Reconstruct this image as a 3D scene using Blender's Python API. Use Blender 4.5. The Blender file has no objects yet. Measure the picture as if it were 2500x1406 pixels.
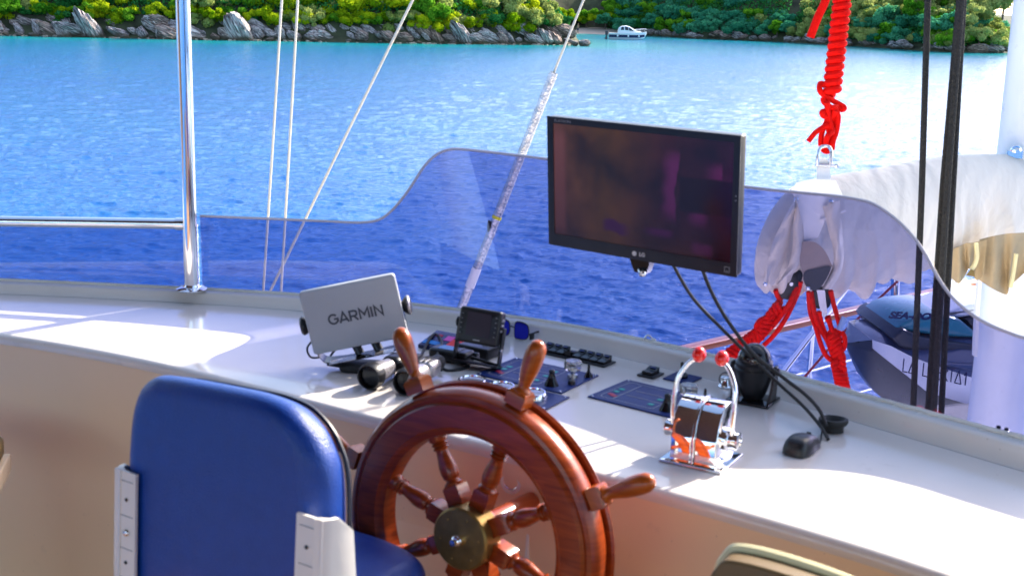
import bpy, math, random
import numpy as np
from mathutils import Matrix, Vector, noise as mnoise

random.seed(7); np.random.seed(7)
S = bpy.context.scene
COL = S.collection
R_ = math.radians

# ------------------------------------------------------------------ camera
FPX = 3000.0                                   # focal length in pixels of the 2500 px wide photograph
PITCH = math.atan(703 / FPX); ROLL = R_(1.5)
_F = Vector((0, math.cos(PITCH), -math.sin(PITCH)))
_U0 = Vector((0, math.sin(PITCH), math.cos(PITCH)))
CR = math.cos(ROLL) * Vector((1, 0, 0)) + math.sin(ROLL) * _U0
CU = -math.sin(ROLL) * Vector((1, 0, 0)) + math.cos(ROLL) * _U0
CAM = Vector((0, 0, 5.8)); ZC = 4.85           # eye height and helm console top above the water
cam = bpy.data.cameras.new('camera'); co = bpy.data.objects.new('camera', cam); COL.objects.link(co)
cam.sensor_width = 36; cam.lens = 36 * FPX / 2500; cam.clip_start = .05; cam.clip_end = 6000
co.matrix_world = Matrix(((CR.x, CU.x, -_F.x, CAM.x), (CR.y, CU.y, -_F.y, CAM.y), (CR.z, CU.z, -_F.z, CAM.z), (0, 0, 0, 1)))
cam.dof.use_dof = True; cam.dof.focus_distance = 16; cam.dof.aperture_fstop = 8.5
S.camera = co

# ------------------------------------------------------------------ sky and sun
SUN_AZ, SUN_EL = 47.0, 33.0                    # right of straight ahead, above the horizon
W = bpy.data.worlds.new('World'); S.world = W; W.use_nodes = True
nt = W.node_tree; nt.nodes.clear()
sky = nt.nodes.new('ShaderNodeTexSky'); sky.sky_type = 'NISHITA'; sky.sun_disc = False
sky.sun_elevation = R_(SUN_EL); sky.sun_rotation = R_(SUN_AZ); sky.air_density = .8; sky.dust_density = 1.8; sky.ozone_density = .8
bg = nt.nodes.new('ShaderNodeBackground'); bg.inputs[1].default_value = .15
wo = nt.nodes.new('ShaderNodeOutputWorld')
nt.links.new(sky.outputs[0], bg.inputs[0]); nt.links.new(bg.outputs[0], wo.inputs[0])
sl = bpy.data.lights.new('sun', 'SUN'); sl.energy = 3.2; sl.angle = R_(.55); sl.color = (1, .92, .80)
so = bpy.data.objects.new('sun', sl); COL.objects.link(so)
_sd = Vector((math.sin(R_(SUN_AZ)) * math.cos(R_(SUN_EL)), math.cos(R_(SUN_AZ)) * math.cos(R_(SUN_EL)), math.sin(R_(SUN_EL))))
so.rotation_euler = (-_sd).to_track_quat('-Z', 'Y').to_euler()
S.view_settings.view_transform = 'Standard'; S.view_settings.look = 'None'
S.view_settings.exposure = 1.8; S.view_settings.gamma = 1; S.view_settings.use_curve_mapping = False
S.render.engine = 'CYCLES'
S.cycles.max_bounces = 10; S.cycles.transparent_max_bounces = 16; S.cycles.glossy_bounces = 5; S.cycles.diffuse_bounces = 5
S.cycles.caustics_reflective = False; S.cycles.caustics_refractive = False; S.cycles.sample_clamp_indirect = 8

# ------------------------------------------------------------------ pixel -> place
def ray(x, y): return _F + CR * ((x - 1250) / FPX) - CU * ((y - 703) / FPX)
def on_z(x, y, z=ZC): d = ray(x, y); return CAM + d * ((z - CAM.z) / d.z)
def at_y(x, y, Y): d = ray(x, y); return CAM + d * (Y / d.y)
def px_of(P):
    v = Vector(P) - CAM; w = v.dot(_F); return (1250 + FPX * v.dot(CR) / w, 703 - FPX * v.dot(CU) / w)
def on_wall(x, y, P0, ang):                    # on the vertical plane through P0 that runs at angle ang in plan
    n = Vector((-math.sin(ang), math.cos(ang), 0)); d = ray(x, y)
    return CAM + d * ((Vector(P0) - CAM).dot(n) / d.dot(n))

# ------------------------------------------------------------------ geometry helpers
def spline(pts, n=8, closed=False):
    P = [Vector(p) for p in pts]; out = []
    m = len(P)
    for i in range(m if closed else m - 1):
        if closed: a, b, c, d = P[(i-1) % m], P[i], P[(i+1) % m], P[(i+2) % m]
        else: a, b, c, d = P[max(i-1, 0)], P[i], P[i+1], P[min(i+2, m-1)]
        for k in range(n):
            t = k / n
            out.append(.5 * ((2*b) + (c-a)*t + (2*a - 5*b + 4*c - d)*t*t + (3*b - a - 3*c + d)*t**3))
    if not closed: out.append(P[-1])
    return out
def interp(x, tab):
    for (x0, y0), (x1, y1) in zip(tab, tab[1:]):
        if x <= x1: return y0 + (y1 - y0) * (x - x0) / (x1 - x0)
    return tab[-1][1]
def rect(w, h, r=0, n=5, cx=0, cy=0):
    if r <= 0: return [(cx-w/2, cy-h/2), (cx+w/2, cy-h/2), (cx+w/2, cy+h/2), (cx-w/2, cy+h/2)]
    o = []
    for sx, sy, a0 in ((1, -1, -90), (1, 1, 0), (-1, 1, 90), (-1, -1, 180)):
        for k in range(n + 1):
            a = R_(a0 + 90 * k / n); o.append((cx + sx*(w/2-r) + r*math.cos(a), cy + sy*(h/2-r) + r*math.sin(a)))
    return o
def T(x=0, y=0, z=0, rx=0, ry=0, rz=0, s=1):
    return Matrix.Translation((x, y, z)) @ Matrix.Rotation(R_(rz), 4, 'Z') @ Matrix.Rotation(R_(rx), 4, 'X') @ Matrix.Rotation(R_(ry), 4, 'Y') @ Matrix.Scale(s, 4)

class G:
    def __init__(s): s.v = []; s.f = []
    def add(s, v, f, M=None):
        b = len(s.v)
        s.v += [tuple(M @ Vector(p)) for p in v] if M is not None else [tuple(p) for p in v]
        s.f += [tuple(i + b for i in q) for q in f]; return s
    def box(s, c, d, M=None, bev=0):
        x, y, z = c; a, b, e = d[0]/2, d[1]/2, d[2]/2
        if bev > 0: return s.pillow(rect(d[0], d[1], bev, 3), d[2], bev, (M or Matrix()) @ T(x, y, z - e), n=3)
        return s.add([(x-a, y-b, z-e), (x+a, y-b, z-e), (x+a, y+b, z-e), (x-a, y+b, z-e), (x-a, y-b, z+e), (x+a, y-b, z+e), (x+a, y+b, z+e), (x-a, y+b, z+e)],
                     [(0, 3, 2, 1), (4, 5, 6, 7), (0, 1, 5, 4), (1, 2, 6, 5), (2, 3, 7, 6), (3, 0, 4, 7)], M)
    def prism(s, o, z0, z1, M=None):
        n = len(o)
        return s.add([(x, y, z0) for x, y in o] + [(x, y, z1) for x, y in o],
                     [tuple(range(n-1, -1, -1)), tuple(range(n, 2*n))] + [(i, (i+1) % n, n+(i+1) % n, n+i) for i in range(n)], M)
    def rings(s, rs, closed=True, caps=True, M=None, loop=False):
        n = len(rs[0]); v = [p for r in rs for p in r]; f = []
        m = len(rs)
        for j in range(m if loop else m - 1):
            for i in range(n if closed else n - 1):
                j2 = (j+1) % m
                f.append((j*n+i, j*n+(i+1) % n, j2*n+(i+1) % n, j2*n+i))
        if caps and not loop: f += [tuple(range(n-1, -1, -1)), tuple(range((m-1)*n, m*n))]
        return s.add(v, f, M)
    def pillow(s, o, t, r, M=None, n=4, bottom=True):
        # prism of outline o and thickness t whose rims are rounded with radius r
        if sum(o[i-1][0]*o[i][1]-o[i][0]*o[i-1][1] for i in range(len(o))) < 0: o = list(o)[::-1]
        N = len(o); P = [Vector(p) for p in o]; nor = []
        for i in range(N):
            a = (P[i] - P[i-1]); b = (P[(i+1) % N] - P[i])
            if a.length < 1e-9: a = b
            if b.length < 1e-9: b = a
            e = (a.normalized() + b.normalized()); e = e.normalized() if e.length > 1e-6 else a.normalized()
            nor.append(Vector((e.y, -e.x)))
        def ring(ins, z): return [(P[i].x - nor[i].x*ins, P[i].y - nor[i].y*ins, z) for i in range(N)]
        rs = []
        if bottom:
            for k in range(n): a = math.pi/2 * k/n; rs.append(ring(r*(1-math.sin(a)), r*(1-math.cos(a))))
        else: rs.append(ring(0, 0))
        for k in range(n + 1): a = math.pi/2 * k/n; rs.append(ring(r*(1-math.cos(a)), t - r + r*math.sin(a)))
        return s.rings(rs, M=M)
    def lathe(s, prof, n=24, M=None, caps=True):
        rs = [[(r*math.cos(2*math.pi*i/n), r*math.sin(2*math.pi*i/n), z) for i in range(n)] for r, z in prof]
        return s.rings(rs, caps=caps, M=M)
    def cyl(s, a, b, r, r2=None, n=14, M=None):
        a, b = Vector(a), Vector(b); q = (b-a).to_track_quat('Z', 'Y').to_matrix().to_4x4()
        m = Matrix.Translation(a) @ q
        return s.lathe([(r, 0), (r if r2 is None else r2, (b-a).length)], n, (M @ m) if M is not None else m)
    def tube(s, pts, r, n=8, M=None, closed=False):
        P = [Vector(p) for p in pts]; rs = []; m = len(P)
        rr = r if isinstance(r, (list, tuple)) else [r]*m
        up = None
        for i, p in enumerate(P):
            if closed: t = P[(i+1) % m] - P[i-1]
            else: t = P[min(i+1, m-1)] - P[max(i-1, 0)]
            t.normalize()
            if up is None: up = t.orthogonal().normalized()
            up = (up - t*up.dot(t)).normalized(); w = t.cross(up)
            rs.append([p + (up*math.cos(2*math.pi*k/n) + w*math.sin(2*math.pi*k/n))*rr[i] for k in range(n)])
        return s.rings(rs, caps=not closed, M=M, loop=closed)
    def ball(s, c, r, n=16, sc=(1, 1, 1), M=None):
        rs = []; h = n//2
        for j in range(1, h):
            a = math.pi*j/h; rs.append([(c[0]+r*sc[0]*math.sin(a)*math.cos(2*math.pi*i/n), c[1]+r*sc[1]*math.sin(a)*math.sin(2*math.pi*i/n), c[2]-r*sc[2]*math.cos(a)) for i in range(n)])
        return s.rings(rs, M=M)

WORLD = {}
def wmat(o): return WORLD.get(o.name, Matrix())
def build(name, g, m, parent=None, world=False, smooth=True, ang=38, label=None, kind=None):
    me = bpy.data.meshes.new(name); v = g.v
    if world and parent is not None:
        inv = wmat(parent).inverted(); v = [tuple(inv @ Vector(p)) for p in v]
    me.from_pydata(v, [], g.f); me.validate(); me.update()
    if smooth: me.shade_smooth(); me.set_sharp_from_angle(angle=R_(ang))
    me.materials.append(m)
    o = bpy.data.objects.new(name, me); COL.objects.link(o)
    if parent is not None: o.parent = parent; WORLD[o.name] = wmat(parent)
    if label: o['label'] = label
    if kind: o['kind'] = kind
    return o
def thing(name, label, cat, M=None, group=None):
    o = bpy.data.objects.new(name, None); COL.objects.link(o)
    M = M or Matrix(); o.matrix_world = M; WORLD[o.name] = M.copy(); o.empty_display_size = .1
    o['label'] = label; o['category'] = cat
    if group: o['group'] = group
    return o
def tag(o, label, cat, group=None):
    o['label'] = label; o['category'] = cat
    if group: o['group'] = group
    return o
def text(name, s, size, m, parent, M, depth=.0004, spacing=1.0, bold=0.0, shear=0, sx=1):
    c = bpy.data.curves.new(name, 'FONT'); c.body = s; c.size = size; c.align_x = 'CENTER'; c.align_y = 'CENTER'
    c.extrude = depth; c.offset = bold; c.space_character = spacing; c.shear = shear
    t = bpy.data.objects.new('tmp', c); COL.objects.link(t)
    dg = bpy.context.evaluated_depsgraph_get(); me = bpy.data.meshes.new_from_object(t.evaluated_get(dg))
    bpy.data.objects.remove(t); me.transform(M @ Matrix.Diagonal((sx, 1, 1, 1))); me.materials.clear(); me.materials.append(m)
    o = bpy.data.objects.new(name, me); COL.objects.link(o)
    if parent: o.parent = parent
    return o

# ------------------------------------------------------------------ materials
def node_mat(name):
    m = bpy.data.materials.new(name); m.use_nodes = True; t = m.node_tree
    return m, t, t.nodes['Principled BSDF'], t.nodes['Material Output']
def N(t, ty, **k):
    n = t.nodes.new('ShaderNode' + ty)
    for a, b in k.items(): setattr(n, a, b)
    return n
def mat(name, col, rough=.5, metal=0, var=.06, vs=6, bump=0, bs=60, coat=0, spec=.5, rvar=.08, trans=0, ior=1.45, stretch=None, sheen=0):
    m, t, b, o = node_mat(name)
    tc = N(t, 'TexCoord'); mp = N(t, 'Mapping'); t.links.new(tc.outputs['Object'], mp.inputs[0])
    if stretch: mp.inputs['Scale'].default_value = stretch
    n1 = N(t, 'TexNoise'); n1.inputs['Scale'].default_value = vs; n1.inputs['Detail'].default_value = 6; t.links.new(mp.outputs[0], n1.inputs[0])
    r = N(t, 'ValToRGB'); r.color_ramp.elements[0].position = .3; r.color_ramp.elements[1].position = .7
    r.color_ramp.elements[0].color = tuple(c*(1-var) for c in col) + (1,); r.color_ramp.elements[1].color = tuple(min(c*(1+var), 1) for c in col) + (1,)
    t.links.new(n1.outputs[0], r.inputs[0]); t.links.new(r.outputs[0], b.inputs['Base Color'])
    mr = N(t, 'MapRange'); mr.inputs[3].default_value = max(rough-rvar, .01); mr.inputs[4].default_value = min(rough+rvar, 1)
    n2 = N(t, 'TexNoise'); n2.inputs['Scale'].default_value = vs*2.3; n2.inputs['Detail'].default_value = 4; t.links.new(mp.outputs[0], n2.inputs[0])
    t.links.new(n2.outputs[0], mr.inputs[0]); t.links.new(mr.outputs[0], b.inputs['Roughness'])
    b.inputs['Metallic'].default_value = metal; b.inputs['Coat Weight'].default_value = coat; b.inputs['Coat Roughness'].default_value = .06
    b.inputs['Specular IOR Level'].default_value = spec; b.inputs['Transmission Weight'].default_value = trans; b.inputs['IOR'].default_value = ior
    if sheen: b.inputs['Sheen Weight'].default_value = sheen
    if bump:
        n3 = N(t, 'TexNoise'); n3.inputs['Scale'].default_value = bs; n3.inputs['Detail'].default_value = 5; t.links.new(mp.outputs[0], n3.inputs[0])
        bp = N(t, 'Bump'); bp.inputs['Strength'].default_value = bump; bp.inputs['Distance'].default_value = .01
        t.links.new(n3.outputs[0], bp.inputs['Height']); t.links.new(bp.outputs[0], b.inputs['Normal'])
    return m

MT = {}
MT['gel'] = mat('white_gelcoat', (.76, .69, .63), .16, var=.05, vs=3, coat=.4, bump=.02, bs=3, rvar=.05)
MT['gel_face'] = mat('cream_bounce_gelcoat', (.88, .65, .43), .38, var=.04, vs=2, bump=.02, bs=5)  # cream gelcoat with warm orange deck bounce painted into its colour
def grime(m, amt, sc):
    t = m.node_tree; b = t.nodes['Principled BSDF']; l = b.inputs['Base Color'].links[0].from_socket
    tc = N(t, 'TexCoord'); n = N(t, 'TexNoise'); n.inputs['Scale'].default_value = sc; n.inputs['Detail'].default_value = 12; n.inputs['Roughness'].default_value = .75; t.links.new(tc.outputs['Object'], n.inputs[0])
    mr = N(t, 'MapRange'); mr.inputs[1].default_value = .60; mr.inputs[2].default_value = .78; mr.inputs[3].default_value = 0; mr.inputs[4].default_value = amt; t.links.new(n.outputs[0], mr.inputs[0])
    v = N(t, 'TexVoronoi'); v.inputs['Scale'].default_value = 26; t.links.new(tc.outputs['Object'], v.inputs[0])
    lt = N(t, 'MapRange'); lt.inputs[1].default_value = .02; lt.inputs[2].default_value = .055; lt.inputs[3].default_value = .5; lt.inputs[4].default_value = 0; t.links.new(v.outputs['Distance'], lt.inputs[0])
    mxx = N(t, 'Math', operation='MAXIMUM'); t.links.new(mr.outputs[0], mxx.inputs[0]); t.links.new(lt.outputs[0], mxx.inputs[1])
    mx = N(t, 'MixRGB'); mx.inputs[2].default_value = (.30, .24, .19, 1); t.links.new(mxx.outputs[0], mx.inputs[0]); t.links.new(l, mx.inputs[1]); t.links.new(mx.outputs[0], b.inputs['Base Color'])
grime(MT['gel'], .35, 7); grime(MT['gel_face'], .3, 5)
MT['sealant'] = mat('white_sealant', (.78, .74, .66), .5, bump=.5, bs=90)
MT['chrome'] = mat('polished_steel', (.86, .86, .87), .06, 1, var=.03, vs=9, rvar=.03)
MT['steel'] = mat('brushed_steel', (.62, .62, .63), .24, 1, var=.05)
MT['black'] = mat('black_plastic', (.012, .012, .014), .32, var=.2, vs=20, bump=.06, bs=300)
MT['black_gloss'] = mat('black_gloss', (.008, .008, .01), .12, var=.2)
MT['rubber'] = mat('black_rubber', (.02, .02, .02), .6, var=.2)
MT['grey_cover'] = mat('grey_cover', (.40, .41, .43), .5, var=.03, vs=8, bump=.04, bs=400)
MT['dark_print'] = mat('dark_print', (.06, .07, .085), .5)
MT['pale_print'] = mat('pale_print', (.55, .55, .55), .5)
MT['dim_print'] = mat('dim_print', (.3, .3, .31), .5)
MT['silver'] = mat('silver_plastic', (.36, .34, .36), .28, .6, var=.05, vs=20)
MT['blue_vinyl'] = mat('blue_vinyl', (.003, .045, .28), .36, var=.08, vs=30, bump=.25, bs=320, coat=.08)
MT['piping'] = mat('black_piping', (.015, .02, .04), .4)
MT['white_plastic'] = mat('white_plastic', (.78, .75, .70), .4, var=.04, bump=.05, bs=60)
MT['brown_vinyl'] = mat('brown_vinyl', (.16, .1, .035), .5, var=.12, vs=14, bump=.1, bs=300)
MT['cream_piping'] = mat('cream_piping', (.92, .84, .5), .5)
MT['brass'] = mat('aged_brass', (.32, .2, .06), .4, .75, var=.18, vs=40, bump=.05, bs=200)
MT['red'] = mat('red_knob', (.85, .012, .006), .15, coat=.5, var=.03)
MT['red_rope'] = mat('red_rope', (.80, .007, .004), .7, var=.12, vs=60, bump=.06, bs=200, spec=.08)
MT['white_paint'] = mat('white_paint', (.82, .82, .8), .3, var=.03, coat=.2)
MT['panel_blue'] = mat('panel_blue', (.012, .03, .15), .4, spec=.25, var=.1, vs=30)
MT['teal'] = mat('teal_paint', (.015, .16, .22), .25, coat=.4)
MT['jet_dark'] = mat('jet_dark', (.025, .03, .045), .3, var=.15)
MT['jet_white'] = mat('jet_white', (.62, .63, .68), .3, var=.04, coat=.3)
MT['jet_blue'] = mat('jet_grey', (.05, .07, .14), .3, coat=.3)
MT['wire'] = mat('steel_wire', (.62, .58, .48), .45, .3, bump=.6, bs=300)
MT['foil'] = mat('foil_sleeve', (.50, .50, .52), .25, .85, var=.25, vs=30, bump=1.0, bs=45)
MT['yellow'] = mat('yellow_tape', (.7, .6, .02), .5)
MT['black_rope'] = mat('black_rope', (.018, .017, .014), .8, var=.5, vs=120, bump=1.0, bs=160, stretch=(1, 1, 1))
MT['beige'] = mat('beige_canvas', (.40, .31, .18), .85, var=.12, vs=8, bump=.3, bs=60)
MT['zip'] = mat('zip_yellow', (.78, .68, .34), .6)
MT['navy'] = mat('navy_paint', (.01, .015, .07), .25)
MT['sand'] = mat('sand', (.55, .42, .32), .9, var=.15)
MT['teak'] = mat('teak_deck', (.50, .28, .15), .6, var=.2, vs=8, stretch=(1, 12, 1))
MT['led_g'] = mat('green_print', (.02, .35, .3), .4)
MT['led_r'] = mat('red_print', (.45, .02, .06), .4)
MT['skin'] = mat('tanned_skin', (.35, .15, .09), .6)
MT['canopy'] = mat('dark_tan_canopy', (.14, .09, .055), .9, var=.1, bump=.2)

def wood_mat(name, a, b_):
    m, t, b, o = node_mat(name)
    tc = N(t, 'TexCoord'); mp = N(t, 'Mapping'); mp.inputs['Scale'].default_value = (3, 3, 26); t.links.new(tc.outputs['Object'], mp.inputs[0])
    w = N(t, 'TexNoise'); w.inputs['Scale'].default_value = 3; w.inputs['Detail'].default_value = 8; w.inputs['Distortion'].default_value = 1.2; t.links.new(mp.outputs[0], w.inputs[0])
    r = N(t, 'ValToRGB'); r.color_ramp.elements[0].color = a + (1,); r.color_ramp.elements[1].color = b_ + (1,); r.color_ramp.elements[0].position = .3; r.color_ramp.elements[1].position = .72
    t.links.new(w.outputs[0], r.inputs[0]); t.links.new(r.outputs[0], b.inputs['Base Color'])
    b.inputs['Roughness'].default_value = .3; b.inputs['Coat Weight'].default_value = .3; b.inputs['Coat Roughness'].default_value = .12; b.inputs['Specular IOR Level'].default_value = .3
    bp = N(t, 'Bump'); bp.inputs['Strength'].default_value = .06; bp.inputs['Distance'].default_value = .01; t.links.new(w.outputs[0], bp.inputs['Height']); t.links.new(bp.outputs[0], b.inputs['Normal'])
    return m
MT['mahogany'] = wood_mat('varnished_mahogany', (.18, .021, .002), (.38, .058, .007))
MT['handle'] = wood_mat('varnished_handle', (.26, .045, .004), (.42, .09, .010))
MT['rail_wood'] = wood_mat('varnished_rail', (.32, .075, .02), (.5, .14, .045))

# tinted acrylic: coloured see-through with a surface reflection
def tint_mat(name, col, refl_rough=.015):
    m, t, b, o = node_mat(name); t.nodes.remove(b)
    tr = N(t, 'BsdfTransparent'); tr.inputs[0].default_value = col + (1,)
    gl = N(t, 'BsdfGlossy'); gl.inputs['Roughness'].default_value = refl_rough; gl.inputs[0].default_value = (1, 1, 1, 1)
    fr = N(t, 'Fresnel'); fr.inputs[0].default_value = 1.42
    df = N(t, 'BsdfDiffuse'); df.inputs[0].default_value = (.6, .5, .6, 1)
    nz = N(t, 'TexNoise'); nz.inputs['Scale'].default_value = 5; nz.inputs['Detail'].default_value = 5
    mr0 = N(t, 'MapRange'); mr0.inputs[3].default_value = .0; mr0.inputs[4].default_value = .008; t.links.new(nz.outputs[0], mr0.inputs[0])
    tc = N(t, 'TexCoord'); vo = N(t, 'TexVoronoi'); vo.inputs['Scale'].default_value = 34; t.links.new(tc.outputs['Object'], vo.inputs[0])
    sp_ = N(t, 'MapRange'); sp_.inputs[1].default_value = .03; sp_.inputs[2].default_value = .10; sp_.inputs[3].default_value = .16; sp_.inputs[4].default_value = 0; t.links.new(vo.outputs['Distance'], sp_.inputs[0])
    mr = N(t, 'Math', operation='MAXIMUM'); t.links.new(mr0.outputs[0], mr.inputs[0]); t.links.new(sp_.outputs[0], mr.inputs[1])
    m0 = N(t, 'MixShader'); t.links.new(mr.outputs[0], m0.inputs[0]); t.links.new(tr.outputs[0], m0.inputs[1]); t.links.new(df.outputs[0], m0.inputs[2])
    mx = N(t, 'MixShader'); t.links.new(fr.outputs[0], mx.inputs[0]); t.links.new(m0.outputs[0], mx.inputs[1]); t.links.new(gl.outputs[0], mx.inputs[2])
    t.links.new(mx.outputs[0], o.inputs[0]); return m
MT['tint'] = tint_mat('tinted_acrylic', (.565, .575, .76))
MT['acrylic_edge'] = mat('acrylic_edge', (.5, .45, .5), .3)
MT['clear'] = mat('clear_plastic', (.9, .88, .8), .08, trans=.8, ior=1.5)

# canvas with heavy folds
def canvas_mat(name, col):
    m, t, b, o = node_mat(name)
    tc = N(t, 'TexCoord'); n = N(t, 'TexNoise'); n.inputs['Scale'].default_value = 4; n.inputs['Detail'].default_value = 8; t.links.new(tc.outputs['Object'], n.inputs[0])
    r = N(t, 'ValToRGB'); r.color_ramp.elements[0].color = tuple(c*.9 for c in col)+(1,); r.color_ramp.elements[1].color = col+(1,); t.links.new(n.outputs[0], r.inputs[0]); t.links.new(r.outputs[0], b.inputs['Base Color'])
    b.inputs['Roughness'].default_value = .8; b.inputs['Sheen Weight'].default_value = .2
    n3 = N(t, 'TexNoise'); n3.inputs['Scale'].default_value = 14; n3.inputs['Detail'].default_value = 3; n3.inputs['Distortion'].default_value = .6; t.links.new(tc.outputs['Object'], n3.inputs[0])
    mpw = N(t, 'Mapping'); mpw.inputs['Rotation'].default_value = (0, R_(-28), R_(-20)); t.links.new(tc.outputs['Object'], mpw.inputs[0])
    wv = N(t, 'TexWave'); wv.inputs['Scale'].default_value = 2.3; wv.inputs['Distortion'].default_value = 16; wv.inputs['Detail'].default_value = 4; wv.inputs['Detail Scale'].default_value = .7; t.links.new(mpw.outputs[0], wv.inputs[0])
    ms_ = N(t, 'Math', operation='MULTIPLY_ADD'); t.links.new(wv.outputs['Fac'], ms_.inputs[0]); ms_.inputs[1].default_value = .7; t.links.new(n3.outputs[0], ms_.inputs[2])
    bp = N(t, 'Bump'); bp.inputs['Strength'].default_value = .28; bp.inputs['Distance'].default_value = .03; t.links.new(ms_.outputs[0], bp.inputs['Height']); t.links.new(bp.outputs[0], b.inputs['Normal'])
    return m
MT['canvas'] = canvas_mat('white_canvas', (.72, .64, .53))

# monitor screen: faintly lit, blotchy picture (flat print on the glass)
def screen_mat():
    m, t, b, o = node_mat('monitor_screen')
    tc = N(t, 'TexCoord'); sp = N(t, 'SeparateXYZ'); t.links.new(tc.outputs['Object'], sp.inputs[0])
    n = N(t, 'TexNoise'); n.inputs['Scale'].default_value = 7; n.inputs['Detail'].default_value = 3; t.links.new(tc.outputs['Object'], n.inputs[0])
    r = N(t, 'ValToRGB'); e = r.color_ramp.elements; e[0].position = 0; e[0].color = (.10, .035, .02, 1); e[1].position = 1; e[1].color = (.022, .004, .014, 1)
    k = r.color_ramp.elements.new(.3); k.color = (.075, .030, .004, 1); k = r.color_ramp.elements.new(.62); k.color = (.032, .007, .007, 1)
    mr = N(t, 'MapRange'); mr.inputs[1].default_value = -.25; mr.inputs[2].default_value = .25; t.links.new(sp.outputs[0], mr.inputs[0])
    t.links.new(mr.outputs[0], r.inputs[0])
    r2 = N(t, 'ValToRGB'); r2.color_ramp.elements[0].position = .35; r2.color_ramp.elements[0].color = (.25, .25, .25, 1); r2.color_ramp.elements[1].position = .75; r2.color_ramp.elements[1].color = (1.5, 1.5, 1.5, 1)
    t.links.new(n.outputs[0], r2.inputs[0])
    mz = N(t, 'MapRange'); mz.inputs[1].default_value = -.16; mz.inputs[2].default_value = .16; mz.inputs[3].default_value = .12; mz.inputs[4].default_value = .34; t.links.new(sp.outputs[2], mz.inputs[0])
    mm = N(t, 'MixRGB', blend_type='MULTIPLY'); mm.inputs[0].default_value = 1; t.links.new(r.outputs[0], mm.inputs[1]); t.links.new(r2.outputs[0], mm.inputs[2])
    nw = N(t, 'TexNoise'); nw.inputs['Scale'].default_value = 16; nw.inputs['Detail'].default_value = 3; t.links.new(tc.outputs['Object'], nw.inputs[0])
    def wob(sock, k):
        a_ = N(t, 'Math', operation='MULTIPLY_ADD'); t.links.new(nw.outputs[0], a_.inputs[0]); a_.inputs[1].default_value = k
        c_ = N(t, 'Math', operation='ADD'); t.links.new(sock, c_.inputs[0]); c_.inputs[1].default_value = -k/2; t.links.new(c_.outputs[0], a_.inputs[2]); return a_.outputs[0]
    X_, Z_ = wob(sp.outputs[0], .04), wob(sp.outputs[2], .04); col = mm.outputs[0]
    def soft(sock, lo, hi, a, b_):
        q = N(t, 'MapRange', interpolation_type='SMOOTHSTEP'); q.inputs[1].default_value = lo; q.inputs[2].default_value = hi; q.inputs[3].default_value = a; q.inputs[4].default_value = b_; t.links.new(sock, q.inputs[0]); return q.outputs[0]
    def mul(a_, b_): q = N(t, 'Math', operation='MULTIPLY'); t.links.new(a_, q.inputs[0]); t.links.new(b_, q.inputs[1]); return q.outputs[0]
    RX_, RZ_ = sp.outputs[0], sp.outputs[2]
    for (xa, xb, xc, xd, za, zb, zc, zd, c_, xs_, zs_) in (
        (.055, .085, .099, .103, -.07, -.02, .07, .115, (.075, .010, .058), X_, Z_), (.16, .212, .2121, .2135, .052, .058, .07, .10, (.075, .010, .055), RX_, RZ_),
        (.125, .15, .16, .185, -.065, -.035, -.032, -.022, (.07, .009, .055), X_, RZ_), (-.105, -.085, -.05, -.015, -.105, -.095, -.078, -.07, (.05, .008, .045), RX_, Z_),
        (.13, .15, .18, .20, -.13, -.115, -.105, -.09, (.06, .008, .05), X_, Z_), (-.25, -.237, -.215, -.195, -.14, -.10, .10, .15, (.11, .035, .03), RX_, RZ_), (.0, .05, .07, .10, -.10, -.085, -.08, -.072, (.05, .006, .045), X_, RZ_)):
        k = mul(mul(soft(xs_, xa, xb, 0, 1), soft(xs_, xc, xd, 1, 0)), mul(soft(zs_, za, zb, 0, 1), soft(zs_, zc, zd, 1, 0)))
        mx_ = N(t, 'MixRGB'); mx_.inputs[2].default_value = c_ + (1,); t.links.new(k, mx_.inputs[0]); t.links.new(col, mx_.inputs[1]); col = mx_.outputs[0]
    k = mul(mul(soft(RX_, .104, .11, 0, .85), soft(RX_, .24, .25, 1, 0)), mul(soft(RZ_, -.03, -.02, 0, 1), soft(RZ_, .05, .056, 1, 0)))
    mx_ = N(t, 'MixRGB'); mx_.inputs[2].default_value = (.010, .003, .003, 1); t.links.new(k, mx_.inputs[0]); t.links.new(col, mx_.inputs[1]); col = mx_.outputs[0]
    t.links.new(col, b.inputs['Emission Color']); t.links.new(mz.outputs[0], b.inputs['Emission Strength'])
    b.inputs['Base Color'].default_value = (.004, .003, .004, 1); b.inputs['Roughness'].default_value = .14; b.inputs['Specular IOR Level'].default_value = .35
    return m
MT['screen'] = screen_mat()
def glow_mat(name, col, s=1):
    m, t, b, o = node_mat(name); b.inputs['Base Color'].default_value = (.004, .003, .004, 1); b.inputs['Roughness'].default_value = .2
    n = N(t, 'TexNoise'); n.inputs['Scale'].default_value = 22; r = N(t, 'ValToRGB'); r.color_ramp.elements[0].color = tuple(c*.45 for c in col)+(1,); r.color_ramp.elements[1].color = col+(1,)
    tc = N(t, 'TexCoord'); t.links.new(tc.outputs['Object'], n.inputs[0]); t.links.new(n.outputs[0], r.inputs[0])
    t.links.new(r.outputs[0], b.inputs['Emission Color']); b.inputs['Emission Strength'].default_value = s; return m
MT['glow_purple'] = glow_mat('screen_purple', (.075, .010, .060))
MT['glow_violet'] = glow_mat('screen_violet', (.035, .006, .030))
MT['glow_dark'] = glow_mat('screen_dark', (.008, .002, .002))

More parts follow.
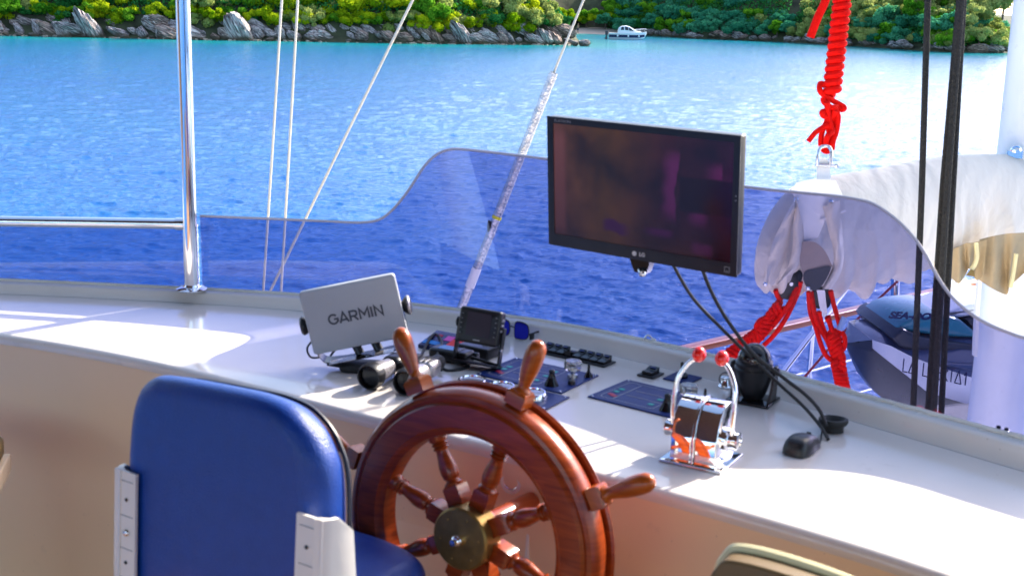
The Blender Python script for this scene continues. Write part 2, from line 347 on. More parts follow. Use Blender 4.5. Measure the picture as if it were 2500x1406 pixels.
# water
def water_mat():
    m, t, b, o = node_mat('sea_water')
    at = N(t, 'Attribute', attribute_name='shallow'); tc = N(t, 'TexCoord')
    n0 = N(t, 'TexNoise'); n0.inputs['Scale'].default_value = .12; n0.inputs['Detail'].default_value = 3; t.links.new(tc.outputs['Object'], n0.inputs[0])
    r = N(t, 'ValToRGB'); r.color_ramp.elements[0].color = (.001, .09, .32, 1); r.color_ramp.elements[1].color = (.0, .34, .24, 1)
    k = r.color_ramp.elements.new(.5); k.color = (.001, .17, .30, 1)
    ad = N(t, 'Math', operation='MULTIPLY_ADD'); t.links.new(n0.outputs[0], ad.inputs[0]); ad.inputs[1].default_value = .3; 
    ad2 = N(t, 'Math', operation='SUBTRACT'); t.links.new(at.outputs['Fac'], ad2.inputs[0]); ad2.inputs[1].default_value = .12; t.links.new(ad2.outputs[0], ad.inputs[2])
    t.links.new(ad.outputs[0], r.inputs[0]); t.links.new(r.outputs[0], b.inputs['Base Color'])
    b.inputs['Roughness'].default_value = .15; b.inputs['IOR'].default_value = 1.333
    mp = N(t, 'Mapping'); mp.inputs['Scale'].default_value = (1, 2.4, 1); mp.inputs['Rotation'].default_value = (0, 0, R_(10)); t.links.new(tc.outputs['Object'], mp.inputs[0])
    n1 = N(t, 'TexNoise'); n1.inputs['Scale'].default_value = 1.2; n1.inputs['Detail'].default_value = 8; n1.inputs['Roughness'].default_value = .66; n1.inputs['Distortion'].default_value = .25; t.links.new(mp.outputs[0], n1.inputs[0])
    bp = N(t, 'Bump'); bp.inputs['Strength'].default_value = .9; bp.inputs['Distance'].default_value = .10; t.links.new(n1.outputs[0], bp.inputs['Height']); t.links.new(bp.outputs[0], b.inputs['Normal'])
    return m
MT['water'] = water_mat()

def leaf_mat(name, c1, c2, tr=.5):
    m, t, b, o = node_mat(name); t.nodes.remove(b)
    oi = N(t, 'ObjectInfo'); tc = N(t, 'TexCoord'); n = N(t, 'TexNoise'); n.inputs['Scale'].default_value = 1.1; n.inputs['Detail'].default_value = 5; t.links.new(tc.outputs['Object'], n.inputs[0])
    ad = N(t, 'Math', operation='MULTIPLY_ADD'); t.links.new(oi.outputs['Random'], ad.inputs[0]); ad.inputs[1].default_value = .35; 
    sb = N(t, 'Math', operation='SUBTRACT'); t.links.new(n.outputs[0], sb.inputs[0]); sb.inputs[1].default_value = .17; t.links.new(sb.outputs[0], ad.inputs[2])
    r = N(t, 'ValToRGB'); r.color_ramp.elements[0].position = .25; r.color_ramp.elements[1].position = .75
    r.color_ramp.elements[0].color = c1+(1,); r.color_ramp.elements[1].color = c2+(1,); t.links.new(ad.outputs[0], r.inputs[0])
    d = N(t, 'BsdfDiffuse'); l = N(t, 'BsdfTranslucent'); mx = N(t, 'MixShader'); mx.inputs[0].default_value = tr
    t.links.new(r.outputs[0], d.inputs[0]); t.links.new(r.outputs[0], l.inputs[0]); t.links.new(d.outputs[0], mx.inputs[1]); t.links.new(l.outputs[0], mx.inputs[2])
    t.links.new(mx.outputs[0], o.inputs[0]); return m
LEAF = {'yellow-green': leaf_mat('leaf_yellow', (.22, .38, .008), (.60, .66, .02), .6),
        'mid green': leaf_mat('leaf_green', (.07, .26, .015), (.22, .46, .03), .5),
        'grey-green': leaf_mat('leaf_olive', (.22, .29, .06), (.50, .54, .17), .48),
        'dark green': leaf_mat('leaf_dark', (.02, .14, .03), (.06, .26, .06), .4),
        'deep green': leaf_mat('leaf_far_hazed', (.03, .24, .13), (.12, .44, .22), .45)}  # far leaves: bluish shade and pale haze put into the green
MT['bark'] = mat('bark', (.12, .09, .07), .9, var=.3, bump=.5, bs=10)

def rock_mat():
    m, t, b, o = node_mat('shore_rock')
    tc = N(t, 'TexCoord'); mp = N(t, 'Mapping'); mp.inputs['Scale'].default_value = (1.0, 1.0, 4.5); t.links.new(tc.outputs['Object'], mp.inputs[0])
    n = N(t, 'TexNoise'); n.inputs['Scale'].default_value = 1.6; n.inputs['Detail'].default_value = 10; n.inputs['Roughness'].default_value = .7; n.inputs['Distortion'].default_value = .8; t.links.new(mp.outputs[0], n.inputs[0])
    r = N(t, 'ValToRGB'); e = r.color_ramp.elements; e[0].position = .36; e[0].color = (.035, .026, .022, 1); e[1].position = .6; e[1].color = (.68, .62, .58, 1)
    k = e.new(.48); k.color = (.22, .19, .185, 1); t.links.new(n.outputs[0], r.inputs[0])
    oi = N(t, 'ObjectInfo'); rc = N(t, 'ValToRGB'); rc.color_ramp.elements[0].color = (.75, .55, .42, 1); rc.color_ramp.elements[1].color = (1.1, 1.05, 1.0, 1); rc.color_ramp.elements.new(.4).color = (.95, .88, .9, 1); t.links.new(oi.outputs['Random'], rc.inputs[0])
    mq = N(t, 'MixRGB', blend_type='MULTIPLY'); mq.inputs[0].default_value = 1; t.links.new(r.outputs[0], mq.inputs[1]); t.links.new(rc.outputs[0], mq.inputs[2])
    ge = N(t, 'NewGeometry'); sp = N(t, 'SeparateXYZ'); t.links.new(ge.outputs['Position'], sp.inputs[0])
    n2 = N(t, 'TexNoise'); n2.inputs['Scale'].default_value = .7; t.links.new(ge.outputs['Position'], n2.inputs[0])
    ad = N(t, 'Math', operation='MULTIPLY_ADD'); t.links.new(n2.outputs[0], ad.inputs[0]); ad.inputs[1].default_value = -1.2; t.links.new(sp.outputs[2], ad.inputs[2])
    mr = N(t, 'MapRange'); mr.inputs[1].default_value = -.45; mr.inputs[2].default_value = .1; t.links.new(ad.outputs[0], mr.inputs[0])
    mx = N(t, 'MixRGB'); mx.inputs[1].default_value = (.10, .075, .045, 1); t.links.new(mr.outputs[0], mx.inputs[0]); t.links.new(mq.outputs[0], mx.inputs[2])
    t.links.new(mx.outputs[0], b.inputs['Base Color']); b.inputs['Roughness'].default_value = .85
    bp = N(t, 'Bump'); bp.inputs['Strength'].default_value = 1; bp.inputs['Distance'].default_value = .25; t.links.new(n.outputs[0], bp.inputs['Height']); t.links.new(bp.outputs[0], b.inputs['Normal'])
    return m
MT['rock'] = rock_mat()
MT['earth'] = mat('undergrowth_earth', (.045, .05, .022), .95, var=.6, vs=.6, bump=1, bs=2)

# ------------------------------------------------------------------ land and sea
SHORE = [(-400, 190), (-130, 146), (-62.9, 151.7), (-41.5, 153.7), (-24.1, 158.3), (-13.9, 160), (-2, 165), (7.5, 169.7), (9.3, 174), (5, 190), (4, 214), (9, 232), (15.7, 235.6), (22, 231), (31, 218.7), (43.8, 211.6), (53.5, 196), (61.2, 181), (68, 182.5), (72, 184.5), (78, 196), (100, 214), (400, 330)]
SP = np.array(SHORE, float)
def shore_dist(x, y):
    """signed distance to the shore line, positive on land"""
    x = np.asarray(x, float); y = np.asarray(y, float); best = np.full(x.shape, 1e9)
    for a, b in zip(SP[:-1], SP[1:]):
        d = b - a; t = np.clip(((x-a[0])*d[0] + (y-a[1])*d[1]) / (d@d), 0, 1)
        best = np.minimum(best, np.hypot(x-a[0]-t*d[0], y-a[1]-t*d[1]))
    poly = list(SHORE) + [(400, 3000), (-400, 3000)]; ins = np.zeros(x.shape, bool); j = len(poly) - 1
    for i in range(len(poly)):
        xi, yi = poly[i]; xj, yj = poly[j]
        if yi != yj: ins ^= ((yi > y) != (yj > y)) & (x < (xj-xi)*(y-yi)/(yj-yi) + xi)
        j = i
    return np.where(ins, best, -best)
def land_z(x, y):
    d = shore_dist(x, y); beach = np.exp(-((x-13)**2/60. + (y-237)**2/40.))
    hi = np.where(x < 12, 26, np.clip(26 - (x-45)*.55, 3.6, 26))
    z = np.where(d > 0, hi*(1-np.exp(-np.maximum(d-.5, 0)/(26.)))*1.15, np.maximum(d*.5, -3.)) + .15
    return z*(1-.75*beach) + .25*np.sin(x*.9)*np.sin(y*.7)*np.clip(d/4, 0, 1)
def terrain():
    xs = np.concatenate([np.linspace(-380, -75, 40), np.arange(-72, 84, 1.3), np.linspace(90, 380, 40)])
    ys = np.concatenate([np.arange(144, 262, 1.3), np.linspace(268, 700, 40)])
    X, Y = np.meshgrid(xs, ys); Z = land_z(X, Y); nx, ny = len(xs), len(ys)
    v = np.stack([X, Y, Z], -1).reshape(-1, 3)
    i = (np.arange(ny-1)[:, None]*nx + np.arange(nx-1)).ravel()
    f = np.stack([i, i+1, i+nx+1, i+nx], -1)
    g = G(); g.v = v.tolist(); g.f = f.tolist()
    o = build('hillside', g, MT['earth']); o['kind'] = 'structure'; return o
terrain()
g = G()
bc = []
for k in range(15):
    x = 3.5 + k*1.55; bc.append([(x, 226.5 + 2.2*math.sin(k*.25) + j*1.6 + (1.9 if k < 12 else 4), -.1 + .24*j) for j in range(6)])
g.rings(bc, closed=False, caps=False); o = build('beach', g, MT['sand']); o['kind'] = 'structure'

def wave_tile(Nn, L, seed, wdir, lmin, lmax, slope, power):
    rg = np.random.default_rng(seed); k = np.fft.fftfreq(Nn, L/Nn)*2*np.pi; KX, KY = np.meshgrid(k, k); K = np.hypot(KX, KY); K[0, 0] = 1
    th = np.arctan2(KY, KX) - wdir; P = K**(-power) * (np.abs(np.cos(th))**5 + .05)
    P *= np.exp(-(2*np.pi/lmax/K)**4) * np.exp(-(K*lmin/(2*np.pi))**2); P[0, 0] = 0
    H = (rg.normal(size=P.shape) + 1j*rg.normal(size=P.shape)) * np.sqrt(P)
    h = np.fft.ifft2(H).real; sx = np.fft.ifft2(1j*KX*H).real; sy = np.fft.ifft2(1j*KY*H).real
    s = slope/np.sqrt((sx**2+sy**2).mean()); dx = -np.fft.ifft2(-1j*KX/K*H).real; dy = -np.fft.ifft2(-1j*KY/K*H).real
    return h*s, dx*s, dy*s
def samp(tile, L, x, y):
    n = tile.shape[0]; u = (x/L*n) % n; w = (y/L*n) % n; i = np.floor(u).astype(int) % n; j = np.floor(w).astype(int) % n
    fu, fv = u-np.floor(u), w-np.floor(w); i2, j2 = (i+1) % n, (j+1) % n
    return tile[j, i]*(1-fu)*(1-fv) + tile[j, i2]*fu*(1-fv) + tile[j2, i]*(1-fu)*fv + tile[j2, i2]*fu*fv
def sea():
    ang = np.concatenate([np.linspace(-180, -30, 40)[:-1], np.linspace(-30, -25, 12)[:-1], np.linspace(-25, 27, 880), np.linspace(27, 32, 12)[1:], np.linspace(32, 180, 40)[1:-1]])
    dep = np.linspace(.50, .0225, 860)             # tangent of the depression angle: rows evenly spaced as seen from deck height
    Rr = np.concatenate([[2., 5.], 5.8/dep, [300, 380, 550, 900, 2000, 5500]])
    A, RR = np.meshgrid(np.radians(ang), Rr); X = RR*np.sin(A); Y = RR*np.cos(A)
    Z = np.zeros_like(X); DX = np.zeros_like(X); DY = np.zeros_like(X)
    for L, seed, wd, lm, lx, sl_, pw, ro_ in ((43., 3, 1.75, .10, 2.3, .13, 3.6, .16), (27., 5, 1.35, .08, 1.5, .17, 3.2, -.10), (17., 9, 1.55, .05, .6, .12, 2.8, .3)):
        h, dx, dy = wave_tile(1024, L, seed, wd, lm, lx, sl_, pw)
        c, s = math.cos(ro_), math.sin(ro_); xr, yr = X*c+Y*s, -X*s+Y*c
        Z += samp(h, L, xr, yr); a, b = samp(dx, L, xr, yr), samp(dy, L, xr, yr)
        DX += a*c - b*s; DY += a*s + b*c
    d = -shore_dist(X, Y); calm = np.clip(d/14, .12, 1)*(RR < 400); Z *= calm; X = X + DX*.9*calm; Y = Y + DY*.9*calm
    v = np.stack([X, Y, Z], -1).reshape(-1, 3); nr, na = X.shape
    i = (np.arange(nr-1)[:, None]*na + np.arange(na)).ravel(); j = (np.arange(nr-1)[:, None]*na + (np.arange(na)+1) % na).ravel()
    f = np.stack([i, i+na, j+na, j], -1)
    me = bpy.data.meshes.new('water'); me.vertices.add(len(v)); me.vertices.foreach_set('co', v.astype(np.float32).ravel())
    me.loops.add(f.size); me.loops.foreach_set('vertex_index', f.astype(np.int32).ravel())
    me.polygons.add(len(f)); me.polygons.foreach_set('loop_start', np.arange(len(f), dtype=np.int32)*4)
    me.update(calc_edges=True); me.validate(); me.shade_smooth(); me.materials.append(MT['water'])
    at = me.attributes.new('shallow', 'FLOAT', 'POINT'); sh = np.exp(-np.maximum(d, 0)/26.)*.8
    at.data.foreach_set('value', sh.astype(np.float32).ravel())
    o = bpy.data.objects.new('water', me); COL.objects.link(o); o['kind'] = 'structure'
sea()

# ------------------------------------------------------------------ rocks and trees
ORD = ['first', 'second', 'third', 'fourth', 'fifth', 'sixth', 'seventh', 'eighth', 'ninth', 'tenth', 'eleventh', 'twelfth', 'thirteenth', 'fourteenth', 'fifteenth', 'sixteenth', 'seventeenth', 'eighteenth', 'nineteenth', 'twentieth']
MARKS = [(-900, 'left photo edge'), (450, 'steel post'), (690, 'pair of upright wires'), (980, 'slanting stay wire'), (1395, 'sleeved stay wire'), (1570, 'moored motorboat'), (1985, 'hanging red rope end'), (2070, 'coiled red rope'), (2275, 'thin black halyard'), (2360, 'thick black halyards')]
def name_row(objs, phrase, tail):
    """objs = [(px, object)]; writes a label that counts from the nearest landmark to the left"""
    objs.sort(key=lambda a: a[0]); cnt = {}
    for px, o in objs:
        mk = [m for m in MARKS if m[0] <= px][-1][1]; k = cnt.get((mk, o.get('_k', '')), 0); cnt[(mk, o.get('_k', ''))] = k+1
        kk = o.get('_k', ''); o['label'] = ' '.join((ORD[min(k, 19)] + ' ' + kk + ' ' + phrase + ' right of the ' + mk + ' ' + tail).split())
    for px, o in objs:
        if '_k' in o: del o['_k']

def rock_mesh(seed):
    import bmesh
    bm = bmesh.new(); bmesh.ops.create_icosphere(bm, subdivisions=4, radius=1); rg = random.Random(seed)
    cuts = [(Vector((rg.gauss(0, 1), rg.gauss(0, 1), rg.gauss(0, .8))).normalized(), rg.uniform(.55, .85)) for _ in range(9)]
    off = Vector((seed*7.3, 1, 2))
    for v in bm.verts:
        p = v.co.copy()
        for n, d in cuts:
            e = p.dot(n) - d
            if e > 0: p -= n*e*.92
        q = Vector((p.x*1.3, p.y*1.3, p.z*4.5)); s = mnoise.fractal(q + off, 1, 2, 4)
        lay = abs(((p.z*3.2 + .4*mnoise.noise(p*2+off)) % 1) - .5)
        p *= 1 + .10*s - .09*(lay < .12)
        p += .06*Vector((mnoise.noise(p*5+off), mnoise.noise(p*5-off), mnoise.noise(p*6+off)))
        v.co = p
    me = bpy.data.meshes.new('boulder'); bm.to_mesh(me); bm.free(); me.shade_smooth(); me.set_sharp_from_angle(angle=R_(30)); me.materials.append(MT['rock']); return me
ROCKS = [rock_mesh(i) for i in range(7)]
rg = random.Random(11)
def lerp_shore(t, a, b):
    pts = SP[a:b+1]; seg = np.hypot(*(pts[1:]-pts[:-1]).T); c = np.concatenate([[0], np.cumsum(seg)]); s = t*c[-1]
    i = min(np.searchsorted(c, s, 'right')-1, len(seg)-1); u = (s-c[i])/seg[i]; d = pts[i+1]-pts[i]; d = d/np.hypot(*d); return pts[i]*(1-u)+pts[i+1]*u, d
def boulder(x, y, z, sx, sy, sz, tilt, rz, kind, group):
    o = bpy.data.objects.new('boulder', rg.choice(ROCKS)); COL.objects.link(o)
    o.matrix_world = Matrix.Translation((x, y, z)) @ Matrix.Rotation(rz, 4, 'Z') @ Matrix.Rotation(tilt, 4, 'Y') @ Matrix.Diagonal((sx, sy, sz, 1))
    tag(o, '', 'rock', group); o['_k'] = kind; return (px_of((x, y, z))[0], o)
near, far = [], []
n = 84
for i in range(n):                                              # big slabs along the near shore, leaning down to the right
    p, d = lerp_shore((i+.5+rg.uniform(-.25, .25))/n, 1, 7); nn = np.array([-d[1], d[0]])
    if p[0] < -68: continue
    big = rg.choice((.45, .55, .65, .8, .95, 1.2))*(1.25 if p[0] < -30 else 1.0)
    q = p + nn*rg.uniform(.3, 1.4); near.append(boulder(q[0], q[1], rg.uniform(.25, .95), rg.uniform(1.3, 2.3)*big, 1.3*big, rg.uniform(.7, 1.35)*big, rg.uniform(.3, 1.1), rg.uniform(-.4, .4), 'big tilted', 'boulders along the near shore'))
for i in range(95):
    p, d = lerp_shore((i+.5+rg.uniform(-.3, .3))/95, 1, 7); nn = np.array([-d[1], d[0]])
    if p[0] < -68: continue
    q = p + nn*rg.uniform(1.6, 3.4); s = rg.uniform(.5, 1.1); near.append(boulder(q[0], q[1], rg.uniform(1.1, 2.0), 1.8*s, 1.2*s, .9*s, rg.uniform(.3, .8), rg.uniform(-.5, .5), 'upper-row', 'boulders along the near shore'))
for i in range(30):
    p, d = lerp_shore((i+.5+rg.uniform(-.4, .4))/30, 1, 7); nn = np.array([-d[1], d[0]])
    if p[0] < -66: continue
    q = p - nn*rg.uniform(.0, .7); s = rg.uniform(.35, .6); near.append(boulder(q[0], q[1], .12, 1.2*s, s, .55*s, rg.uniform(-.1, .5), rg.uniform(0, 3), 'small waterline', 'boulders along the near shore'))
name_row(near, 'boulder', 'on the near shore')
P = at_y(1428, 100, 167.5); o = boulder(P.x, P.y, .25, 1.0, .8, .62, .1, .3, '', 'x')[1]; del o['_k'], o['group']; o['label'] = 'dark flat rock standing alone in the water off the point'
P = at_y(1403, 103, 167.5); o = boulder(P.x, P.y, .35, .55, .5, .5, .1, 1.3, '', 'x')[1]; del o['_k'], o['group']; o['label'] = 'small pointed rock in the water just off the rocky point'
for i in range(54):
    p, d = lerp_shore((i+.5+rg.uniform(-.35, .35))/54, 13, 20); nn = np.array([-d[1], d[0]])
    s = rg.uniform(.6, 1.25); q = p + nn*rg.uniform(0, 1.6); far.append(boulder(q[0], q[1], rg.uniform(.2, .75), 1.3*s, s, .75*s, rg.uniform(-.1, .6), rg.uniform(-.6, .6), rg.choice(['low', 'rounded']), 'boulders along the far shore'))
name_row(far, 'grey rock', 'along the far shore')
# broken stones awash at the foot of the boulders: too many to count
g = G()
for i in range(700):
    p, d = lerp_shore(rg.random(), 1, 7); nn = np.array([-d[1], d[0]]); q = p - nn*rg.uniform(-1.2, 1.2); s = rg.uniform(.1, .32)
    if q[0] < -70: continue
    M = T(q[0], q[1], rg.uniform(-.06, .08), rx=rg.uniform(-30, 30), rz=rg.uniform(0, 360))
    g.box((0, 0, 0), (s*1.6, s, s*.7), M)
o = build('shingle', g, mat('pale_stones', (.3, .25, .19), .8, var=.6, vs=1), smooth=False); o['kind'] = 'stuff'; o['label'] = 'pale broken stones awash along the foot of the boulders'; o['category'] = 'stones'

def crown_mesh(seed, n_leaf=5600, lobes=22, flat=.75, leaf=.14):
    r_ = np.random.default_rng(seed); cs = []; 
    for _ in range(lobes):
        a = r_.uniform(0, 2*np.pi); rr = r_.uniform(.1, .95); cs.append((rr*np.cos(a), rr*np.sin(a), r_.uniform(-.5, .62)*flat, r_.uniform(.14, .40)))
    cs = np.array(cs); w = cs[:, 3]**2; idx = r_.choice(lobes, n_leaf, p=w/w.sum())
    u = r_.normal(size=(n_leaf, 3)); u /= np.linalg.norm(u, axis=1)[:, None]
    bumpy = 1 + .22*np.sin(u[:, 0]*9+idx)*np.sin(u[:, 1]*8+idx*2)*np.sin(u[:, 2]*7+1)
    P = cs[idx, :3] + u*(cs[idx, 3]*bumpy*r_.uniform(.72, 1.06, n_leaf))[:, None]*np.array([1, 1, .8])
    nrm = u + r_.normal(size=u.shape)*.55; nrm /= np.linalg.norm(nrm, axis=1)[:, None]
    t1 = np.cross(nrm, r_.normal(size=u.shape)); t1 /= np.linalg.norm(t1, axis=1)[:, None]; t2 = np.cross(nrm, t1)
    s = (leaf*.5*r_.uniform(.55, 1.3, n_leaf))[:, None]
    V = np.stack([P-t1*s, P+t2*s*.62, P+t1*s, P-t2*s*.62], 1).reshape(-1, 3)
    me = bpy.data.meshes.new('crown'); me.from_pydata(V.tolist(), [], np.arange(4*n_leaf).reshape(-1, 4).tolist()); return me
CROWN = [crown_mesh(i, flat=(.75, .6, .95)[i % 3]) for i in range(6)]
def trunk_mesh(seed):
    r_ = random.Random(seed); g = G()
    g.tube(spline([(0, 0, -1.1), (.04, .02, -.6), (-.03, 0, -.2), (.02, .03, .25)], 4), [.07-.0035*i for i in range(13)], 7)
    for k in range(5):
        a = r_.uniform(0, 6.28); g.tube(spline([(0, 0, -.6+.15*k), (.2*math.cos(a), .2*math.sin(a), -.3+.15*k), (.5*math.cos(a), .5*math.sin(a), -.1+.12*k)], 3), [.03-.003*i for i in range(7)], 5)
    me = bpy.data.meshes.new('trunk'); me.from_pydata(g.v, [], g.f); me.materials.append(MT['bark']); return me
TRUNK = [trunk_mesh(i) for i in range(3)]
CR_CACHE = {}
def tree(x, y, r, hgt, kind, group, cz=None, word='tree'):
    z = float(land_z(np.array([x]), np.array([y]))[0]); cz = z + hgt*.62 if cz is None else cz
    o = bpy.data.objects.new(word, None); COL.objects.link(o); o.matrix_world = Matrix.Translation((x, y, cz)) @ Matrix.Rotation(rg.uniform(0, 6.28), 4, 'Z') @ Matrix.Diagonal((r, r, r*rg.uniform(.8, 1.05), 1))
    tag(o, '', word, group); o['_k'] = kind; i = rg.randrange(6); key = (i, kind)
    if key not in CR_CACHE:
        me = CROWN[i].copy(); me.name = 'crown'; me.materials.append(LEAF[kind]); CR_CACHE[key] = me
    c = bpy.data.objects.new('crown', CR_CACHE[key]); COL.objects.link(c); c.parent = o
    t = bpy.data.objects.new('trunk', rg.choice(TRUNK)); COL.objects.link(t); t.parent = o
    return (px_of((x, y, cz))[0], o)
ft, bt, hl, gr = [], [], [], []
x = -69.
while x < 7:                                                    # front row that hangs over the rocks
    p, d = lerp_shore(np.interp(x, SP[1:8, 0], np.linspace(0, 1, 7)), 1, 7); y = float(np.interp(x, SP[1:8, 0], SP[1:8, 1]))
    k = rg.choices(['yellow-green', 'mid green', 'grey-green', 'dark green'], (5, 2.5, 3, 1.6) if x > -45 else (2, 3, 2, 3))[0]
    r = rg.uniform(1.3, 2.3); ft.append(tree(x, y + rg.uniform(2.4, 3.8), r, 2.6, k, 'shore bushes above the near rocks', cz=rg.uniform(2.3, 3.5), word='bush')); x += r*rg.uniform(.55, .95)
x = -71.
while x < 4:
    y = float(np.interp(x, SP[1:8, 0], SP[1:8, 1])); r = rg.uniform(2.2, 3.4); k = rg.choices(['yellow-green', 'mid green', 'grey-green', 'dark green'], (4, 3, 2.5, 2.5) if x > -45 else (1, 2, 1.5, 5))[0]
    bt.append(tree(x, y + rg.uniform(5.2, 7), r, 5, k, 'trees behind the shore bushes', cz=rg.uniform(4.1, 5.3))); x += r*rg.uniform(.6, .9)
for i in range(13):                                             # bright grove by the little beach
    t = i/12; x = 4 + t*17.5; gr.append(tree(x, 238 + rg.uniform(-1, 2.5) - 2*t, rg.uniform(1.6, 2.4)*(1-.35*t), 3, rg.choice(['yellow-green', 'yellow-green', 'mid green']), 'bright bushes behind the beach', cz=(3.9-1.8*t)+rg.uniform(-.5, .7), word='bush'))
rows = ((1.8, 2.1, 1.6, 2.3), (4.6, 3.9, 1.9, 2.7), (8.0, 5.9, 2.1, 2.9), (12, 8.2, 2.3, 3.2))
for ri, (off, cz, r0, r1) in enumerate(rows):                   # the far hillside, row above row
    s = 0.
    while s < 1:
        p, d = lerp_shore(min(s, 1), 12, 20); nn = np.array([-d[1], d[0]]); q = p + nn*(off+rg.uniform(-1, 1)); r = rg.uniform(r0, r1)
        sun_side = q[0] > 46; k = rg.choices(['deep green', 'dark green', 'mid green', 'grey-green'], (6, 1, 1.5, .3) if not sun_side else (2.5, .5, 2, 5))[0]  # leaf mix paints the hill's sunlit right part and shaded left part
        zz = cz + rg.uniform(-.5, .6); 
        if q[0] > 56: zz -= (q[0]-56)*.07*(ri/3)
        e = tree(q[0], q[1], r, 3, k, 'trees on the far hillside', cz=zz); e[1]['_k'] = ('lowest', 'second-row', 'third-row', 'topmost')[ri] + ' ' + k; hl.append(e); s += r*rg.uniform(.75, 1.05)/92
name_row(ft, 'bush', 'above the near rocks'); name_row(bt, 'tree', 'behind the shore bushes'); name_row(gr, 'sunlit bush', 'behind the small beach'); name_row(hl, 'tree', 'on the far hill')
# understorey that closes the gaps between the crowns
g = G(); V = []; F = []
r_ = np.random.default_rng(4)
def leaves(n, fx):
    for _ in range(n):
        x, y, z = fx(); a = r_.normal(size=3); a /= np.linalg.norm(a); b = np.cross(a, r_.normal(size=3)); b /= np.linalg.norm(b); s = r_.uniform(.12, .3)
        c = np.array([x, y, z]); k = len(V); V.extend([c-a*s, c+b*s*.7, c+a*s, c-b*s*.7]); F.append((k, k+1, k+2, k+3))
def near_fx():
    x = r_.uniform(-72, 7); y = float(np.interp(x, SP[1:8, 0], SP[1:8, 1])) + r_.uniform(3.2, 11); return x, y, float(land_z(np.array([x]), np.array([y]))[0]) + r_.uniform(0, 1.3)
leaves(16000, near_fx)
def far_fx():
    p, d = lerp_shore(r_.uniform(0, 1), 12, 19); q = p + np.array([-d[1], d[0]])*r_.uniform(1.5, 16); return q[0], q[1], float(land_z(np.array([q[0]]), np.array([q[1]]))[0]) + r_.uniform(0, 1.3)
leaves(26000, far_fx)
g.v = [tuple(v) for v in V]; g.f = F
o = build('undergrowth', g, LEAF['dark green'], smooth=False); o['kind'] = 'stuff'

# ------------------------------------------------------------------ moored motorboat
P = at_y(1528, 97, 202.); bt_M = T(P.x, P.y, 0, rz=-3, s=1.06); mb = thing('motorboat', 'white motorboat with navy hull stripe moored off the small beach', 'boat', bt_M)
def hullring(x, w, zb, z1): return [(x, -w, z1), (x, -w*.92, zb+.35), (x, -w*.45, zb), (x, w*.45, zb), (x, w*.92, zb+.35), (x, w, z1)]
prof = [(-2.6, 1.05, -.2, .95), (-1, 1.15, -.22, .95), (.8, 1.1, -.22, 1.0), (2.0, .75, -.1, 1.08), (2.8, .3, .3, 1.15), (3.1, .03, .95, 1.18)]
g = G(); g.rings([hullring(*p) for p in prof]); build('hull', g, MT['white_paint'], mb, ang=50)
for sy in (-1, 1):
    g = G(); rs = []
    for x, w, zb, z1 in prof[:-1]: rs.append([(x, sy*(w*.97+.03), .33+.12*(x > 2)), (x, sy*(w+.035), .72+.08*(x > 2)), (x, sy*(w*.9), .72+.08*(x > 2)), (x, sy*(w*.85), .33+.12*(x > 2))])
    g.rings(rs); build('hull_stripe', g, MT['navy'], mb)
cab = [(-1.3, .86, 1.35, .8), (-1.15, .86, 1.75, .72), (-.75, .85, 2.0, .66), (-.1, .83, 2.08, .62), (.4, .80, 1.98, .6), (.9, .76, 1.70, .58), (1.5, .6, 1.36, .5), (2.3, .4, 1.2, .32)]
g = G(); g.rings([[(x, -w, .96), (x, -w*.98, .96+(z-.96)*.35), (x, -w2, z-.06), (x, -w2*.7, z), (x, w2*.7, z), (x, w2, z-.06), (x, w*.98, .96+(z-.96)*.35), (x, w, .96)] for x, w, z, w2 in cab]); build('cabin', g, MT['white_paint'], mb, ang=50)
for q in (((-.85, 1.42), (-.35, 1.42), (-.42, 1.88), (-.75, 1.86)), ((-.2, 1.42), (.32, 1.40), (.18, 1.86), (-.25, 1.93)), ((.42, 1.38), (1.1, 1.30), (.75, 1.62), (.35, 1.80))):
    for sy in (-1, 1):
        g = G(); q1 = [(p[0], sy*(.87-max(0, p[1]-1.3)*.25), p[1]) for p in q]; q2 = [(p[0], p[1]-sy*.06, p[2]) for p in q1]; g.rings([q1, q2]); build('window', g, MT['jet_dark'], mb, smooth=False)
for x in (-1.3, .3, 1.9):
    g = G(); g.ball((x, -1.2 if x < 1.5 else -.95, .55), .17, 10, (.8, .8, 1.1)); build('fender', g, MT['white_paint'], mb)
g = G(); g.tube(spline([(1.2, -.7, 1.2), (1.3, -.75, 1.5), (2.6, -.3, 1.65), (3.15, 0, 1.6), (2.6, .3, 1.65), (1.3, .75, 1.5), (1.2, .7, 1.2)], 5), .03, 6)
for x, w in ((2.1, .5), (2.8, .2)): g.cyl((x, -w, 1.1), (x, -w, 1.6), .025, n=6)
build('bow_rail', g, MT['chrome'], mb)
g = G(); g.box((-2.95, 0, .95), (.42, .4, .6), bev=.08); g.box((-3.0, 0, .45), (.2, .22, .7)); g.box((-3.0, 0, .1), (.35, .1, .25)); build('outboard_motor', g, MT['jet_dark'], mb)
